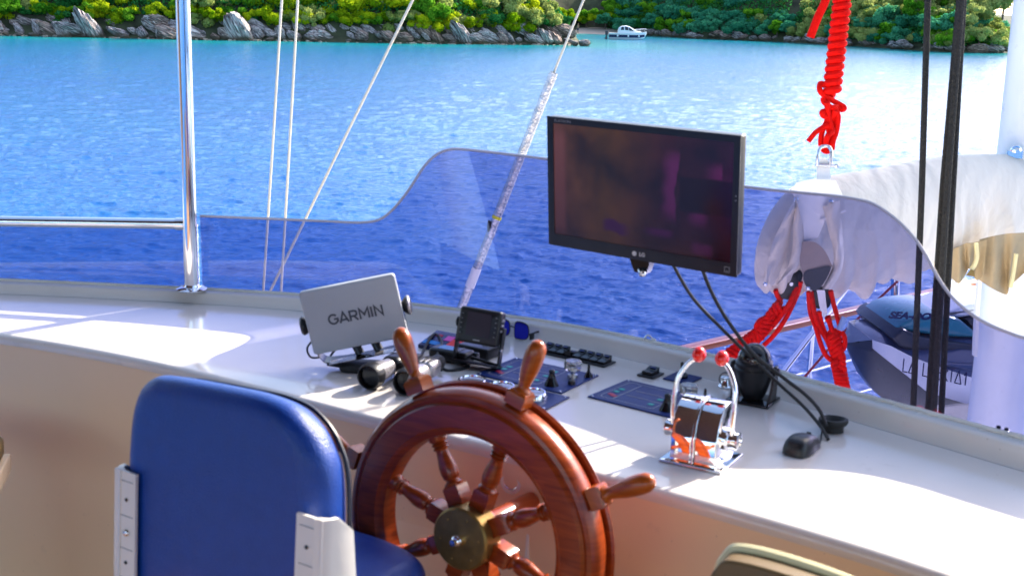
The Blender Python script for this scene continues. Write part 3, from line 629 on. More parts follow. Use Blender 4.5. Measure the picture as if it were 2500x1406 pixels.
# swimmer on the beach
P = at_y(1410, 92, 226.5); pr = thing('person', 'distant person in dark trunks standing on the small beach', 'person', T(P.x, P.y, .1, rz=30))
g = G(); g.rings([[(.17*sx*math.cos(a)*k, .1*math.sin(a)*k, z) for a in [2*math.pi*i/8 for i in range(8)]] for z, sx, k in ((.85, 1, .9), (1.0, 1, .8), (1.25, 1.15, 1), (1.42, 1.25, 1), (1.5, .5, .8), (1.56, .35, .7), (1.6, .5, 1), (1.7, .6, 1.1), (1.8, .4, .8))])
for sx in (-1, 1):
    g.tube([(.09*sx, 0, .85), (.11*sx, .04, .45), (.12*sx, .0, .03)], [.085, .06, .045], 6); g.tube([(.2*sx, 0, 1.42), (.26*sx, 0, 1.15), (.24*sx, .08, .88)], [.05, .042, .03], 6)
build('body', g, MT['skin'], pr)
g = G(); g.rings([[(.19*math.cos(a), .13*math.sin(a), z) for a in [2*math.pi*i/8 for i in range(8)]] for z in (.68, .95)]); build('trunks', g, MT['navy'], pr)

# ================================================================== our own yacht
HEAD = R_(39)                                   # the bow points this way in plan
hd = Vector((math.cos(HEAD), math.sin(HEAD), 0)); prt = Vector((-math.sin(HEAD), math.cos(HEAD), 0))
RAIL0 = on_z(1710, 845, 3.65); RAIL1 = on_z(2390, 688, 3.65)
rdir = (RAIL1 - RAIL0).normalized(); RAIL_A = math.atan2(rdir.y, rdir.x)
M0 = at_y(2475, 0, 6.0); M1 = at_y(2365, 1020, 6.0)             # left edge of the mast
MR = .15
mast_ax = (M0 - M1).normalized()
mast_p = M1 + CR * MR
def mast_at(z): return mast_p + mast_ax * ((z - mast_p.z) / mast_ax.z)

# console rails in plan, outer coaming line and front edge
BASE = [(-2.9, 3.80), (-2.2, 3.81), (-1.626, 3.785), (-1.046, 3.735), (-.648, 3.668), (-.31, 3.575), (.063, 3.41), (.301, 3.25), (.575, 3.02), (.781, 2.80), (1.101, 2.466), (1.6, 1.93), (2.1, 1.37), (2.5, .9)]
FRONT = [(-2.7, 3.62), (-2.0, 3.50), (-1.433, 3.32), (-1.033, 3.145), (-.658, 2.926), (-.326, 2.713), (-.036, 2.535), (.11, 2.44), (.345, 2.285), (.579, 2.115), (.757, 1.965), (1.15, 1.6), (1.6, 1.15), (2.0, .7)]
B = spline([(x, y, 0) for x, y in BASE], 8); Fr = spline([(x, y, 0) for x, y in FRONT], 8)
BN = []
for i, p in enumerate(B):
    t = (B[min(i+1, len(B)-1)] - B[max(i-1, 0)]).normalized(); BN.append(Vector((-t.y, t.x, 0)))
FN = []
for i, p in enumerate(Fr):
    t = (Fr[min(i+1, len(Fr)-1)] - Fr[max(i-1, 0)]).normalized(); FN.append(Vector((-t.y, t.x, 0)))
def ch(i): return .030 + .020 * min(max((B[i].x + 1.2) / 2.2, 0), 1)       # coaming height
OUT = [B[i] + BN[i]*.062 for i in range(len(B))]
# helm console
con = thing('helm_console', 'long white curved helm console behind the tinted windscreen', 'console', Matrix())
g = G(); secs = []
for i in range(len(B)):
    f, fn = Fr[i], FN[i]; s = []
    s.append((*(B[i]).xy, ZC))
    for k in range(1, 6): q = B[i].lerp(f, k/6); s.append((q.x, q.y, ZC))
    for a in range(0, 91, 18): q = f + fn*(.018*(1-math.sin(R_(a)))); s.append((q.x, q.y, ZC - .018*(1-math.cos(R_(a)))))
    q = f + fn*.003; s.append((q.x, q.y, ZC-.03))
    secs.append(s)
g.rings(secs, closed=False, caps=False); build('console_top', g, MT['gel'], con, ang=60)
g = G(); secs = []
for i in range(len(B)):
    q, fn = Fr[i], FN[i]; secs.append([(*(q+fn*.006).xy, ZC-.031), (*(q+fn*.012).xy, ZC-.2), (*(q+fn*.05).xy, ZC-.55), (*(q+fn*.06).xy, 3.952)])
g.rings(secs, closed=False, caps=False); build('console_front', g, MT['gel_face'], con, ang=60)
# coaming lip behind the console
g = G(); secs = []
for i in range(len(B)):
    b, n_, h = B[i], BN[i], ch(i); rnd = .012
    s = [(*(b + n_*.002).xy, ZC+.0005), (*(b + n_*.006).xy, ZC+.004)]
    s += [(*(b + n_*(.016+.0*h)).xy, ZC+h-rnd)]
    for a in (22, 45, 67, 90): s.append((*(b + n_*(.016 + rnd*(1-math.cos(R_(a))))).xy, ZC+h-rnd+rnd*math.sin(R_(a))))
    s += [(*(b + n_*.052).xy, ZC+h+.001)]
    for a in (0, 40, 90): s.append((*(b + n_*(.075 + .012*math.sin(R_(a)))).xy, ZC+h-.012+.012*math.cos(R_(a))))
    s += [(*(b + n_*.09).xy, ZC-.5), (*(b + n_*.12).xy, 2.70)]
    secs.append(s)
g.rings(secs, closed=False, caps=False); o = build('windscreen_coaming', g, MT['gel'], None, ang=50); o['kind'] = 'structure'
# deck, floor and hull
def deck_poly(): 
    a = RAIL0 - rdir*6; b = RAIL0 + rdir*7; bow = mast_at(2.7) + hd*11
    st = lambda p: p - prt*2*(p - mast_at(2.7)).dot(prt)
    return [a.xy, b.xy, bow.xy, st(b).xy, st(a).xy][::-1]
g = G(); g.prism([tuple(p) for p in deck_poly()], -1.2, 2.70); o = build('yacht_hull', g, MT['white_paint'], smooth=False); o['kind'] = 'structure'
g = G(); pl = [(p.x, p.y) for p in Fr[::4]] ; pl = [(x+.0, y+.3) for x, y in pl]
g.prism(list(reversed(pl + [(2.6, -3), (-3.2, -3)])), 3.85, 3.95); o = build('floor', g, MT['teak'], smooth=False); o['kind'] = 'structure'
g = G()
for i in range(0, len(B)): pass
# canopy above the helm, out of view, left front stretched to darken windscreen reflections
cn = thing('canopy', 'unseen tan canopy on steel posts above the helm, stretched to darken reflections', 'canopy', Matrix())
g = G(); g.rings([[(x, y if y < 3 or x < -.5 else 2.1, 6.22 + .10*math.cos(x*.45) + dz) for x in (-4.8, -4, -3, -2, -1, 0, 1, 2)] for y, dz in ((-3, 0), (-1, .05), (.6, .05), (3.2, -.02))], closed=False, caps=False)
build('canopy_cloth', g, MT['canopy'], cn)
g = G(); g.rings([[(2.02 + .03*math.sin(y*7), y, z) for y in [-2.9 + .2*k for k in range(14)]] for z in (3.96, 5.0, 6.1)], closed=False, caps=False); build('added_shade_curtain', g, MT['canopy'], cn)  # unseen screen added on the right to cut sky fill at the helm
g = G(); g.rings([[(-4.7 + .03*math.sin(y*7), y, z) for y in [.2 + .15*k for k in range(23)]] for z in (4.4, 5.3, 6.2)], closed=False, caps=False); build('added_shade_curtain', g, MT['canopy'], cn)  # unseen screen added on the left to darken what the windscreen reflects

# windscreen panels of tinted acrylic
OB = [OUT[i] for i in range(len(OUT))]
def lean(i): return .30*min(max((OB[i].x + .35)/.5, 0), 1)      # the taller right part leans outward
def ws_point(px, py):
    d = ray(px, py); h = .3; res = None
    for it in range(7):
        SH = [OB[i] + BN[i]*lean(i)*h for i in range(len(OB))]; hit = None
        for i in range(len(SH)-1):
            a, b = SH[i], SH[i+1]; e = b - a; den = d.x*e.y - d.y*e.x
            if abs(den) < 1e-9: continue
            t = (a.x*e.y - a.y*e.x)/den; u = (a.x*d.y - a.y*d.x)/den
            if t > 0 and -1e-6 <= u <= 1.000001: hit = (CAM + d*t, i, OB[i].lerp(OB[i+1], u), BN[i].lerp(BN[i+1], u)); break
        if not hit: return None
        h = hit[0].z - ZC; res = hit
    return res
TOP_L = [(-260, 543), (0, 546), (240, 549), (430, 552), (482, 552)]
TOP_R = [(489, 529), (640, 535), (800, 542), (880, 545), (925, 538), (955, 517), (985, 483), (1010, 447), (1035, 409), (1062, 382), (1090, 369), (1120, 366), (1200, 374), (1340, 391), (1560, 421), (1810, 457), (1925, 470), (2020, 479), (2085, 488), (2135, 502), (2190, 540), (2232, 583), (2262, 628), (2290, 680), (2325, 728), (2370, 768), (2415, 795), (2465, 815), (2500, 827), (2600, 850), (2760, 890)]
ws = thing('windscreen', 'tinted blue acrylic windscreen with raised wavy top edge', 'windscreen', Matrix())
for nm, tops, base_y in (('windscreen_panel', TOP_L, 3), ('windscreen_panel', TOP_R, 3)):
    pts = [(p.x, p.y) for p in spline([(x, y, 0) for x, y in tops], 5)]
    rows_ = []; edge = []
    for x, y in pts:
        r0 = ws_point(x, y)
        if not r0: continue
        P_, i, q, n_ = r0; lo = ZC + ch(i) - .01
        a = Vector((q.x, q.y, 0)); th_ = n_*.003
        rows_.append([(a.x-th_.x, a.y-th_.y, lo), (P_.x-th_.x, P_.y-th_.y, P_.z), (P_.x+th_.x, P_.y+th_.y, P_.z), (a.x+th_.x, a.y+th_.y, lo)]); edge.append(Vector((P_.x, P_.y, P_.z+.002)))
    g = G(); g.rings(rows_); po = build(nm, g, MT['tint'], ws, ang=40)
    g = G(); g.tube(edge, .0042, 6); build('edge_trim', g, MT['acrylic_edge'], po)
# bead of sealant, ragged on the right
g = G(); pts = []; rr = []
for i in range(len(OB)-1):
    for k in range(5):
        q = OB[i].lerp(OB[i+1], k/5); j = mnoise.noise(Vector((q.x*23, q.y*23, 0))); rag = max(0, min(1, (q.x-.1)*1.6))
        pts.append((q.x - BN[i].x*(.006+.012*rag*max(j, 0)), q.y - BN[i].y*(.006+.012*rag*max(j, 0)), ZC+ch(i)+.002)); rr.append(.006+.005*rag*abs(j))
g.tube(pts, rr, 7); tag(build('sealant_bead', g, MT['sealant'], None), 'ragged cream sealant bead along the foot of the windscreen', 'sealant')
g = G(); rg = random.Random(3)                 # smears of old sealant in front of the bead
for k in range(90):
    i = rg.randrange(int(len(B)*.5), int(len(B)*.86)); q = B[i].lerp(B[i+1], rg.random()) + BN[i]*rg.uniform(.040, .054)
    g.ball((q.x, q.y, ZC+ch(i)+.0015), rg.uniform(.004, .012), 7, (1.2, .7, .14))
o = build('sealant_smear', g, MT['sealant'], None); tag(o, 'smeared scraps of old sealant on the coaming below the right windscreen', 'sealant'); o['kind'] = 'stuff'

# steel post with rail and foot flange
Pst = on_z(468, 705, ZC+.042); top = at_y(446, 0, Pst.y*.985)
ax = (top - Pst).normalized()
post = thing('steel_post', 'polished steel canopy post standing on the coaming with a side rail', 'post', Matrix())
g = G(); g.cyl(Pst, Pst + ax*1.35, .0215, n=24); build('pole', g, MT['chrome'], post)
g = G(); g.lathe([(.046, 0), (.047, .004), (.040, .008), (.026, .011), (.0225, .018)], 28, T(Pst.x, Pst.y, Pst.z-.003)); build('flange', g, MT['chrome'], post)
for a in (40, 160, 280):
    g = G(); g.ball((Pst.x+.036*math.cos(R_(a)), Pst.y+.036*math.sin(R_(a)), Pst.z+.005), .005, 8, (1, 1, .5)); build('screw', g, MT['steel'], post)
P_a = at_y(458, 547, Pst.y); P_b = at_y(-300, 536, Pst.y + .10)
g = G(); g.tube([P_a, P_a.lerp(P_b, .5), P_b], .0165, 18); build('side_rail', g, MT['chrome'], post)
g = G(); g.cyl(P_a + Vector((.0, 0, 0)), P_a.lerp(P_b, .035), .0195, n=18); build('rail_joint', g, MT['chrome'], post)

# ------------------------------------------------------------------ monitor
mM = Matrix.Translation((.284, 2.793, 5.375)) @ Matrix.Rotation(R_(-37.185), 4, 'Z') @ Matrix.Rotation(R_(5.05), 4, 'X') @ Matrix.Rotation(R_(.355), 4, 'Y')
mon = thing('monitor', 'black flat computer monitor hanging in front of the windscreen', 'monitor', mM)
RX = T(rx=90)                                    # outline plane x,z facing -y
g = G(); g.pillow(rect(.51, .315, .006), .022, .003, T(0, .026, 0, rx=90), n=3); build('casing', g, MT['black'], mon)
g = G(); b0 = [(-.2555, -.158), (.2555, -.158), (.2555, .158), (-.2555, .158)]; b1 = [(-.2375, -.128), (.2395, -.128), (.2395, .142), (-.2375, .142)]
fr_ = []
v = [(x, -.0012, z) for x, z in b0] + [(x, -.0012, z) for x, z in b1] + [(x, .004, z) for x, z in b0] + [(x, .004, z) for x, z in b1]
g.add(v, [(i, (i+1) % 4, 4+(i+1) % 4, 4+i) for i in range(4)] + [(8+i, i, (i+1) % 4, 8+(i+1) % 4)[::-1] for i in range(4)] + [(4+i, 4+(i+1) % 4, 12+(i+1) % 4, 12+i) for i in range(4)])
build('bezel', g, MT['black'], mon, smooth=False)
g = G(); g.box((.001, .0012, .007), (.477, .001, .27)); sc_ = build('screen', g, MT['screen'], mon, smooth=False)
def scr(pts, m, y=.0004):
    g = G(); n = len(pts); g.add([(x, y, z) for x, z in pts] + [(x, y+.0003, z) for x, z in pts], [tuple(range(n)), tuple(range(2*n-1, n-1, -1))] + [(i, n+i, n+(i+1) % n, (i+1) % n) for i in range(n)]); build('screen_patch', g, m, sc_, smooth=False)
def mtext(nm, s, size, m, x, z, **k): return text(nm, s, size, m, mon, T(x, -.0016, z, rx=90), **k)
mtext('logo_lettering', 'LG', .0125, MT['pale_print'], .012, -.1435, bold=.0003)
g = G(); g.cyl((-.009, -.0012, -.1435), (-.009, -.0019, -.1435), .0058, n=20); build('logo_disc', g, MT['pale_print'], mon)
mtext('model_lettering', 'FLATRON', .0085, MT['dim_print'], -.21, .1488, sx=1.25)
g = G()
for a, b_ in (((0, .006), (.012, .001)), ((0, -.006), (.012, .001)), ((-.006, 0), (.001, .012)), ((.006, 0), (.001, .012))): g.box((.232+a[0], -.0016, -.1435+a[1]), (b_[0], .0008, b_[1]))
g.box((.232, -.0016, -.1465), (.006, .0008, .001)); build('energy_mark', g, MT['dim_print'], mon, smooth=False)
for z in (.015, .005):
    g = G(); g.cyl((.248, -.0012, z+.01), (.248, -.002, z+.01), .0014, n=8); build('button', g, MT['dim_print'], mon)
g = G(); g.rings([[(x*w, y0+.012*s_, z) for x, s_ in ((-1, -1), (1, -1), (1, 1), (-1, 1))] for z, w, y0 in ((-.156, .028, .018), (-.172, .024, .02), (-.192, .016, .022))]); nk = build('mount_neck', g, MT['black_gloss'], mon)
g = G(); g.cyl((.0, .012, -.187), (.012, .0, -.190), .008, n=12); g.ball((.014, .002, -.19), .007, 10); build('mount_screw', g, MT['chrome'], nk)
g = G(); g.box((0, .05, 0), (.1, .04, .1)); g.cyl((0, .07, 0), (0, .42, -.02), .015); g.box((0, .44, -.03), (.06, .05, .07)); build('mount_arm', g, MT['black'], mon)

# ------------------------------------------------------------------ plotter with its cover
pM = Matrix.Translation((-.404, 3.05, 5.003)) @ Matrix.Rotation(R_(2.3), 4, 'Z') @ Matrix.Rotation(R_(3.0), 4, 'X') @ Matrix.Rotation(R_(-12.7), 4, 'Y')
gp = thing('chart_plotter', 'chart plotter under a grey protective cover lettered GARMIN', 'chart plotter', pM)
g = G(); g.pillow(rect(.250, .172, .009), .020, .005, T(0, .02, 0, rx=90), n=4); build('cover', g, MT['grey_cover'], gp)
def ribbon(g, pts, w, M, t=.0008):
    P = [Vector(p) for p in pts]; L_, R2 = [], []
    for i, p in enumerate(P):
        a = (P[i]-P[i-1]).normalized() if i else None; b = (P[i+1]-P[i]).normalized() if i < len(P)-1 else None
        a = a or b; b = b or a; m = Vector((-(a.y+b.y), a.x+b.x)); m = m.normalized() if m.length > 1e-6 else Vector((-a.y, a.x)); k = 1/max(m.dot(Vector((-a.y, a.x))), .45)
        L_.append(p+m*w/2*k); R2.append(p-m*w/2*k)
    g.rings([[(l.x, l.y, 0), (q.x, q.y, 0), (q.x, q.y, t), (l.x, l.y, t)] for l, q in zip(L_, R2)], M=M)
gar = {'G': [[(.78, .80)] + [(.46+.42*math.cos(R_(a)), .5+.44*math.sin(R_(a))) for a in range(50, 331, 20)] + [(.87, .28), (.87, .50), (.52, .50)]],
       'A': [[(.0, .0), (.40, 1), (.80, .0)], [(.16, .27), (.64, .27)]], 'R': [[(.06, 0), (.06, .94), (.5, .94), (.66, .86), (.70, .70), (.66, .52), (.5, .44), (.06, .44)], [(.42, .42), (.74, 0)]],
       'M': [[(.06, 0), (.06, 1), (.47, .38), (.88, 1), (.88, 0)]], 'I': [[(.06, 0), (.06, 1)]], 'N': [[(.06, 0), (.06, 1), (.74, .02), (.74, 1)]]}
x0 = 0
for c, adv_ in (('G', 1.05), ('A', .95), ('R', .93), ('M', 1.12), ('I', .32), ('N', .8)):
    g = G()
    for st in gar[c]: ribbon(g, [(x*.0275, y*.0275) for x, y in st], .0052, T(-.066 + x0*.0275, -.0004, -.014, rx=90))
    build('cover_letter', g, MT['dark_print'], gp, smooth=False); x0 += adv_
g = G(); g.pillow(rect(.236, .160, .009), .028, .008, T(0, .05, 0, rx=90), n=3); build('plotter_body', g, MT['black'], gp)
for sx in (-1, 1):
    g = G(); g.lathe([(.012, 0), (.016, .004), (.024, .012), (.026, .018), (.022, .023), (.012, .025)], 16, T(sx*.122, .035, -.012, ry=sx*90)); kb = build('knob', g, MT['black'], gp)
    if sx > 0:
        g = G(); g.lathe([(.0205, .0232), (.0255, .020), (.0262, .016)], 20, T(sx*.1225, .035, -.012, ry=90), caps=False); build('knob_ring', g, MT['silver'], kb)
g = G()
outl = spline([(-.119, .02, 0), (-.121, .02, -.06), (-.112, .025, -.10), (-.09, .02, -.116), (0, .015, -.119), (.09, .02, -.116), (.114, .025, -.10), (.123, .02, -.06), (.121, .02, 0)], 4)
rs = []
for p in outl: rs.append([p + Vector((0, -.020, 0)), p + Vector((0, .03, 0)), p*1.0 + Vector((0, .03, .003)), p + Vector((0, -.020, .003))])
g.rings(rs); build('bracket', g, MT['black_gloss'], gp)
for x, w_ in ((-.055, .07), (.055, .05)):
    g = G(); g.box((x, 0, -.1135), (w_, .03, .002)); build('bracket_plate', g, MT['silver'], gp)
for x in (-.02, .03):
    g = G(); g.cyl((x, .03, -.08), (x+.01, .02, -.112), .012, n=12); build('plug', g, MT['black'], gp)
g = G(); g.tube(spline([(-.122, .02, -.05), (-.142, .02, -.07), (-.138, .02, -.095), (-.112, .02, -.1)], 6), .0028, 7); build('cable_loop', g, MT['black'], gp)
g = G(); g.tube(spline([(.03, .03, -.08), (.0, .06, -.1), (-.06, .05, -.09), (-.09, .03, -.105)], 6), .003, 7); build('cable', g, MT['black'], gp)
# black cable across the console behind the plotter
g = G(); L_ = [on_z(1015, 900), on_z(1030, 868), on_z(1052, 842), on_z(1068, 838), on_z(1078, 858), on_z(1068, 885), on_z(1085, 905), on_z(1120, 905), on_z(1145, 897)]
g.tube(spline([p + Vector((0, 0, .004+(.02 if 1 < i < 6 else 0))) for i, p in enumerate(L_)], 6), .0042, 8); tag(build('cable', g, MT['rubber'], None), 'looped black cable lying between the plotter and the radios', 'cable')

# ------------------------------------------------------------------ binoculars
bM = T(*on_z(985, 935).xy, ZC+.034, rz=-22)
bn = thing('binoculars', 'silver and black binoculars lying on the console beside the wheel', 'binoculars', bM)
for sx in (-1, 1):
    tM = T(sx*.048, 0, 0, rx=90, rz=sx*1)         # barrel axis along y, objective toward the viewer
    g = G(); g.lathe([(.0, .052), (.027, .052), (.030, .062), (.034, .066), (.034, .085), (.031, .094), (.029, .094), (.027, .07), (0, .068)][::-1], 22, tM); build('objective_ring', g, MT['black'], bn)
    g = G(); g.lathe([(.0275, .066), (.027, .035), (.022, -.0), (.0215, -.01)], 20, tM, caps=False); br = build('barrel', g, MT['silver'], bn)
    g = G(); g.box((sx*.046, .045, .0), (.054, .07, .046), bev=.016); build('prism_housing', g, MT['silver'] if sx > 0 else MT['black'], br)
    g = G(); g.lathe([(.0, .082), (.0262, .082)], 20, tM, caps=True); build('lens', g, MT['black_gloss'], br)
    g = G(); g.lathe([(.017, -.075), (.020, -.08), (.0205, -.105), (.018, -.112), (.0, -.112)], 16, tM); build('eyecup', g, MT['rubber'], bn)
for k in range(3):
    g = G(); g.tube(spline([(.03+.014*k, .02, .0235), (.032+.014*k, .045, .026), (.038+.014*k, .07, .0235)], 4), .0022, 6); build('grip_rib', g, MT['black'], bn)
g = G(); g.box((0, .04, .004), (.05, .05, .018), bev=.006); g.cyl((0, .03, .012), (0, .085, .012), .011, n=14); g.cyl((0, -.03, .0), (0, .04, .0), .007, n=10); build('bridge', g, MT['black'], bn)
g = G(); g.tube(spline([(-.078, .03, .0), (-.115, .06, -.02), (-.11, .11, -.028), (-.03, .15, -.028), (.05, .12, -.025)], 6), .0045, 6); build('strap', g, MT['rubber'], bn)
# plotter remote / black strap case left of binoculars
P = on_z(880, 905); kM = T(P.x, P.y, ZC, rz=10); cs = thing('black_pouch', 'small black pouch with strap lying behind the binoculars', 'pouch', kM)
g = G(); g.pillow(spline([(-.045, -.02, 0), (.03, -.03, 0), (.075, -.01, 0), (.08, .02, 0), (0, .04, 0), (-.05, .02, 0)], 4, True), .022, .010); build('pouch_body', g, MT['rubber'], cs)
g = G(); g.tube(spline([(-.04, 0, .012), (-.075, -.005, .02), (-.08, .02, .014), (-.05, .03, .012)], 5), .005, 7); build('strap', g, MT['rubber'], cs)

# ------------------------------------------------------------------ instrument display
iM = Matrix.Translation((-.085, 3.102, 4.968)) @ Matrix.Rotation(R_(-17), 4, 'Z') @ Matrix.Rotation(R_(-15), 4, 'X') @ Matrix.Rotation(R_(3.5), 4, 'Y')
ins = thing('fish_finder', 'small black instrument display with button columns and dark screen', 'instrument display', iM)
g = G(); g.pillow(rect(.116, .094, .008), .045, .008, T(0, .045, 0, rx=90), n=3); build('housing', g, MT['black'], ins)
g = G(); g.box((0, -.0008, .004), (.066, .0016, .062)); build('screen', g, mat('lcd_glass', (.05, .04, .05), .12), ins, smooth=False)
for sx in (-1, 1):
    for k in range(5):
        g = G(); g.box((sx*.047, -.0015, .028-.0125*k), (.009, .003, .006), bev=.001); build('button', g, MT['rubber'], ins)
        g = G(); g.box((sx*.047, -.0036, .028-.0125*k), (.005, .0008, .0012)); build('button_mark', g, MT['dim_print'], ins, smooth=False)
g = G(); g.box((0, -.0006, -.037), (.018, .0012, .0035)); build('brand_plate', g, MT['dim_print'], ins, smooth=False)
for k in range(3):
    g = G(); g.box((.0595, .018, .024-.014*k), (.004, .02, .006), bev=.001); build('side_rib', g, MT['silver'], ins)
g = G(); g.lathe([(.010, 0), (.013, .003), (.013, .008), (.008, .01)], 12, T(-.058, .02, .004, ry=-90)); build('knob', g, MT['rubber'], ins)
g = G()
for sx in (-1, 1): g.box((sx*.062, .032, -.045), (.005, .026, .10), bev=.001)
g.box((0, .034, -.098), (.129, .05, .005)); build('stand', g, MT['black'], ins)
g = G(); g.cyl((.064, .02, -.054), (.068, .02, -.054), .004, n=10); build('stand_screw', g, MT['chrome'], ins)
# sunglasses
P = on_z(1250, 826); gM = T(P.x, P.y, ZC+.003, rz=-35); sg = thing('sunglasses', 'sunglasses with blue mirrored lenses standing behind the instrument display', 'sunglasses', gM)
ml = mat('blue_mirror_lens', (.02, .03, .55), .08, .7)
for sx in (-1, 1):
    lo_ = [(x*.9, z*1.15) for x, z in ((-.026, .004), (-.012, .0), (.014, .002), (.026, .012), (.027, .03), (.018, .041), (-.012, .044), (-.026, .036))]
    g = G(); g.prism([(p.x, p.y) for p in spline([(x+sx*.033, z, 0) for x, z in lo_], 4, True)], -.001, .001, RX); build('lens', g, ml, sg)
    g = G(); g.tube([(p.x, 0, p.y) for p in spline([(x+sx*.033, z, 0) for x, z in lo_], 4, True)], .0018, 6, closed=True); build('rim', g, MT['black_gloss'], sg)
    g = G(); g.box((sx*.062, .01, .012), (.006, .02, .018), bev=.002); g.tube(spline([(sx*.062, .0, .02), (sx*.062, .06, .018), (sx*.055, .11, .004)], 4), .0028, 6); build('temple', g, MT['black_gloss'], sg)
g = G(); g.tube([(-.01, 0, .03), (0, -.004, .034), (.01, 0, .03)], .002, 6); build('bridge', g, MT['black_gloss'], sg)
# magazine-like phone case, box and handheld radio under the display
P = on_z(1102, 850); fM = T(P.x, P.y, ZC+.006, rz=-30, rx=12)
ph = thing('booklet', 'dark booklet with bright red and pink print lying below the instrument display', 'booklet', fM)
g = G(); g.box((0, 0, .008), (.16, .10, .014), bev=.004); build('cover', g, MT['navy'], ph)
for c_, p_, s_ in (((.85, .03, .02), (.03, -.01), (.06, .045)), ((.75, .1, .45), (-.012, .012), (.025, .028)), ((.5, .02, .05), (-.05, .02), (.02, .012)), ((.02, .25, .7), (-.045, -.025), (.06, .02))):
    g = G(); g.box((p_[0], p_[1], .0155), (s_[0], s_[1], .0008)); build('cover_print', g, mat('print_colour', c_, .4), ph, smooth=False)
P = on_z(1172, 866); vM = T(P.x, P.y, ZC, rz=-33)
vb = thing('radio_box', 'low black radio box with small metal fittings under the instrument display', 'radio', vM)
g = G(); g.box((0, 0, .016), (.10, .075, .030), bev=.004); build('box_body', g, MT['black'], vb)
for k in range(4):
    g = G(); g.ball((.01+.011*k, .005, .034), .0055, 8); build('fitting', g, MT['steel'], vb)
P = on_z(1118, 884); hM = T(P.x, P.y, ZC+.0, rz=-28)
hr = thing('handheld_radio', 'black handheld radio with stub antenna lying beside the binoculars', 'radio', hM)
g = G(); g.box((-.02, 0, .018), (.12, .055, .034), bev=.010); build('radio_body', g, MT['black'], hr)
g = G(); g.cyl((.045, -.005, .022), (.135, -.012, .014), .0052, .0038, 10); build('antenna', g, MT['rubber'], hr)
g = G(); g.lathe([(.009, 0), (.009, .012), (.007, .014)], 12, T(.04, .016, .022, ry=90)); build('volume_knob', g, MT['black_gloss'], hr)
g = G(); g.box((-.03, 0, .0356), (.05, .035, .0012)); build('display', g, mat('lcd_blue', (.03, .16, .35), .15), hr, smooth=False)
for k in range(4):
    g = G(); g.box((.008+.0*k, -.015+.010*k, .0362), (.008, .005, .002), bev=.0008); build('key', g, MT['silver'], hr)

# ------------------------------------------------------------------ switches and panels
P = (on_z(1315, 868) + on_z(1462, 893))/2; sM = T(P.x+.02, P.y+.03, ZC, rz=-36)
sw = thing('switch_row', 'row of eight black rocker switches below the coaming', 'switch panel', sM)
g = G(); g.box((0, 0, .003), (.225, .062, .005), bev=.002); build('switch_plate', g, MT['black'], sw)
def rocker(parent, x, tilt, w=.022):
    g = G(); g.add([(x-w/2, -.020, .005), (x+w/2, -.020, .005), (x+w/2, .020, .005), (x-w/2, .020, .005), (x-w/2, -.020, .012+tilt), (x+w/2, -.020, .012+tilt), (x+w/2, .0, .014), (x-w/2, .0, .014), (x-w/2, .020, .012+.010-tilt), (x+w/2, .020, .012+.010-tilt)],
        [(0, 3, 2, 1), (0, 1, 5, 4), (4, 5, 6, 7), (7, 6, 9, 8), (3, 8, 9, 2), (1, 2, 9, 6, 5), (0, 4, 7, 8, 3)])
    r0 = build('rocker', g, MT['black_gloss'], parent, smooth=False)
    g = G(); g.box((x, .012, .0205-tilt*.75), (w*.55, .008, .0008)); build('rocker_mark', g, MT['panel_blue'], r0, smooth=False)
for k in range(8): rocker(sw, -.094 + .0268*k, .0 if k != 3 else .009)
P = on_z(1588, 916); s1 = thing('single_switch', 'single black rocker switch right of the switch row', 'switch', T(P.x, P.y, ZC, rz=-36))
g = G(); g.box((0, 0, .003), (.05, .060, .005), bev=.002); build('switch_plate', g, MT['black'], s1); rocker(s1, 0, .002, .03)
P = on_z(1666, 925); s2 = thing('toggle_plate', 'small blue plate with black toggle beside the throttle lever', 'switch', T(P.x, P.y, ZC, rz=-36))
g = G(); g.box((0, 0, .0025), (.075, .075, .004), bev=.001); build('plate', g, MT['panel_blue'], s2)
g = G(); g.lathe([(.014, .004), (.015, .012), (.009, .018), (.005, .02), (.0045, .045), (.003, .048)], 14, T(0, 0, 0, rx=8)); build('toggle', g, MT['black_gloss'], s2)

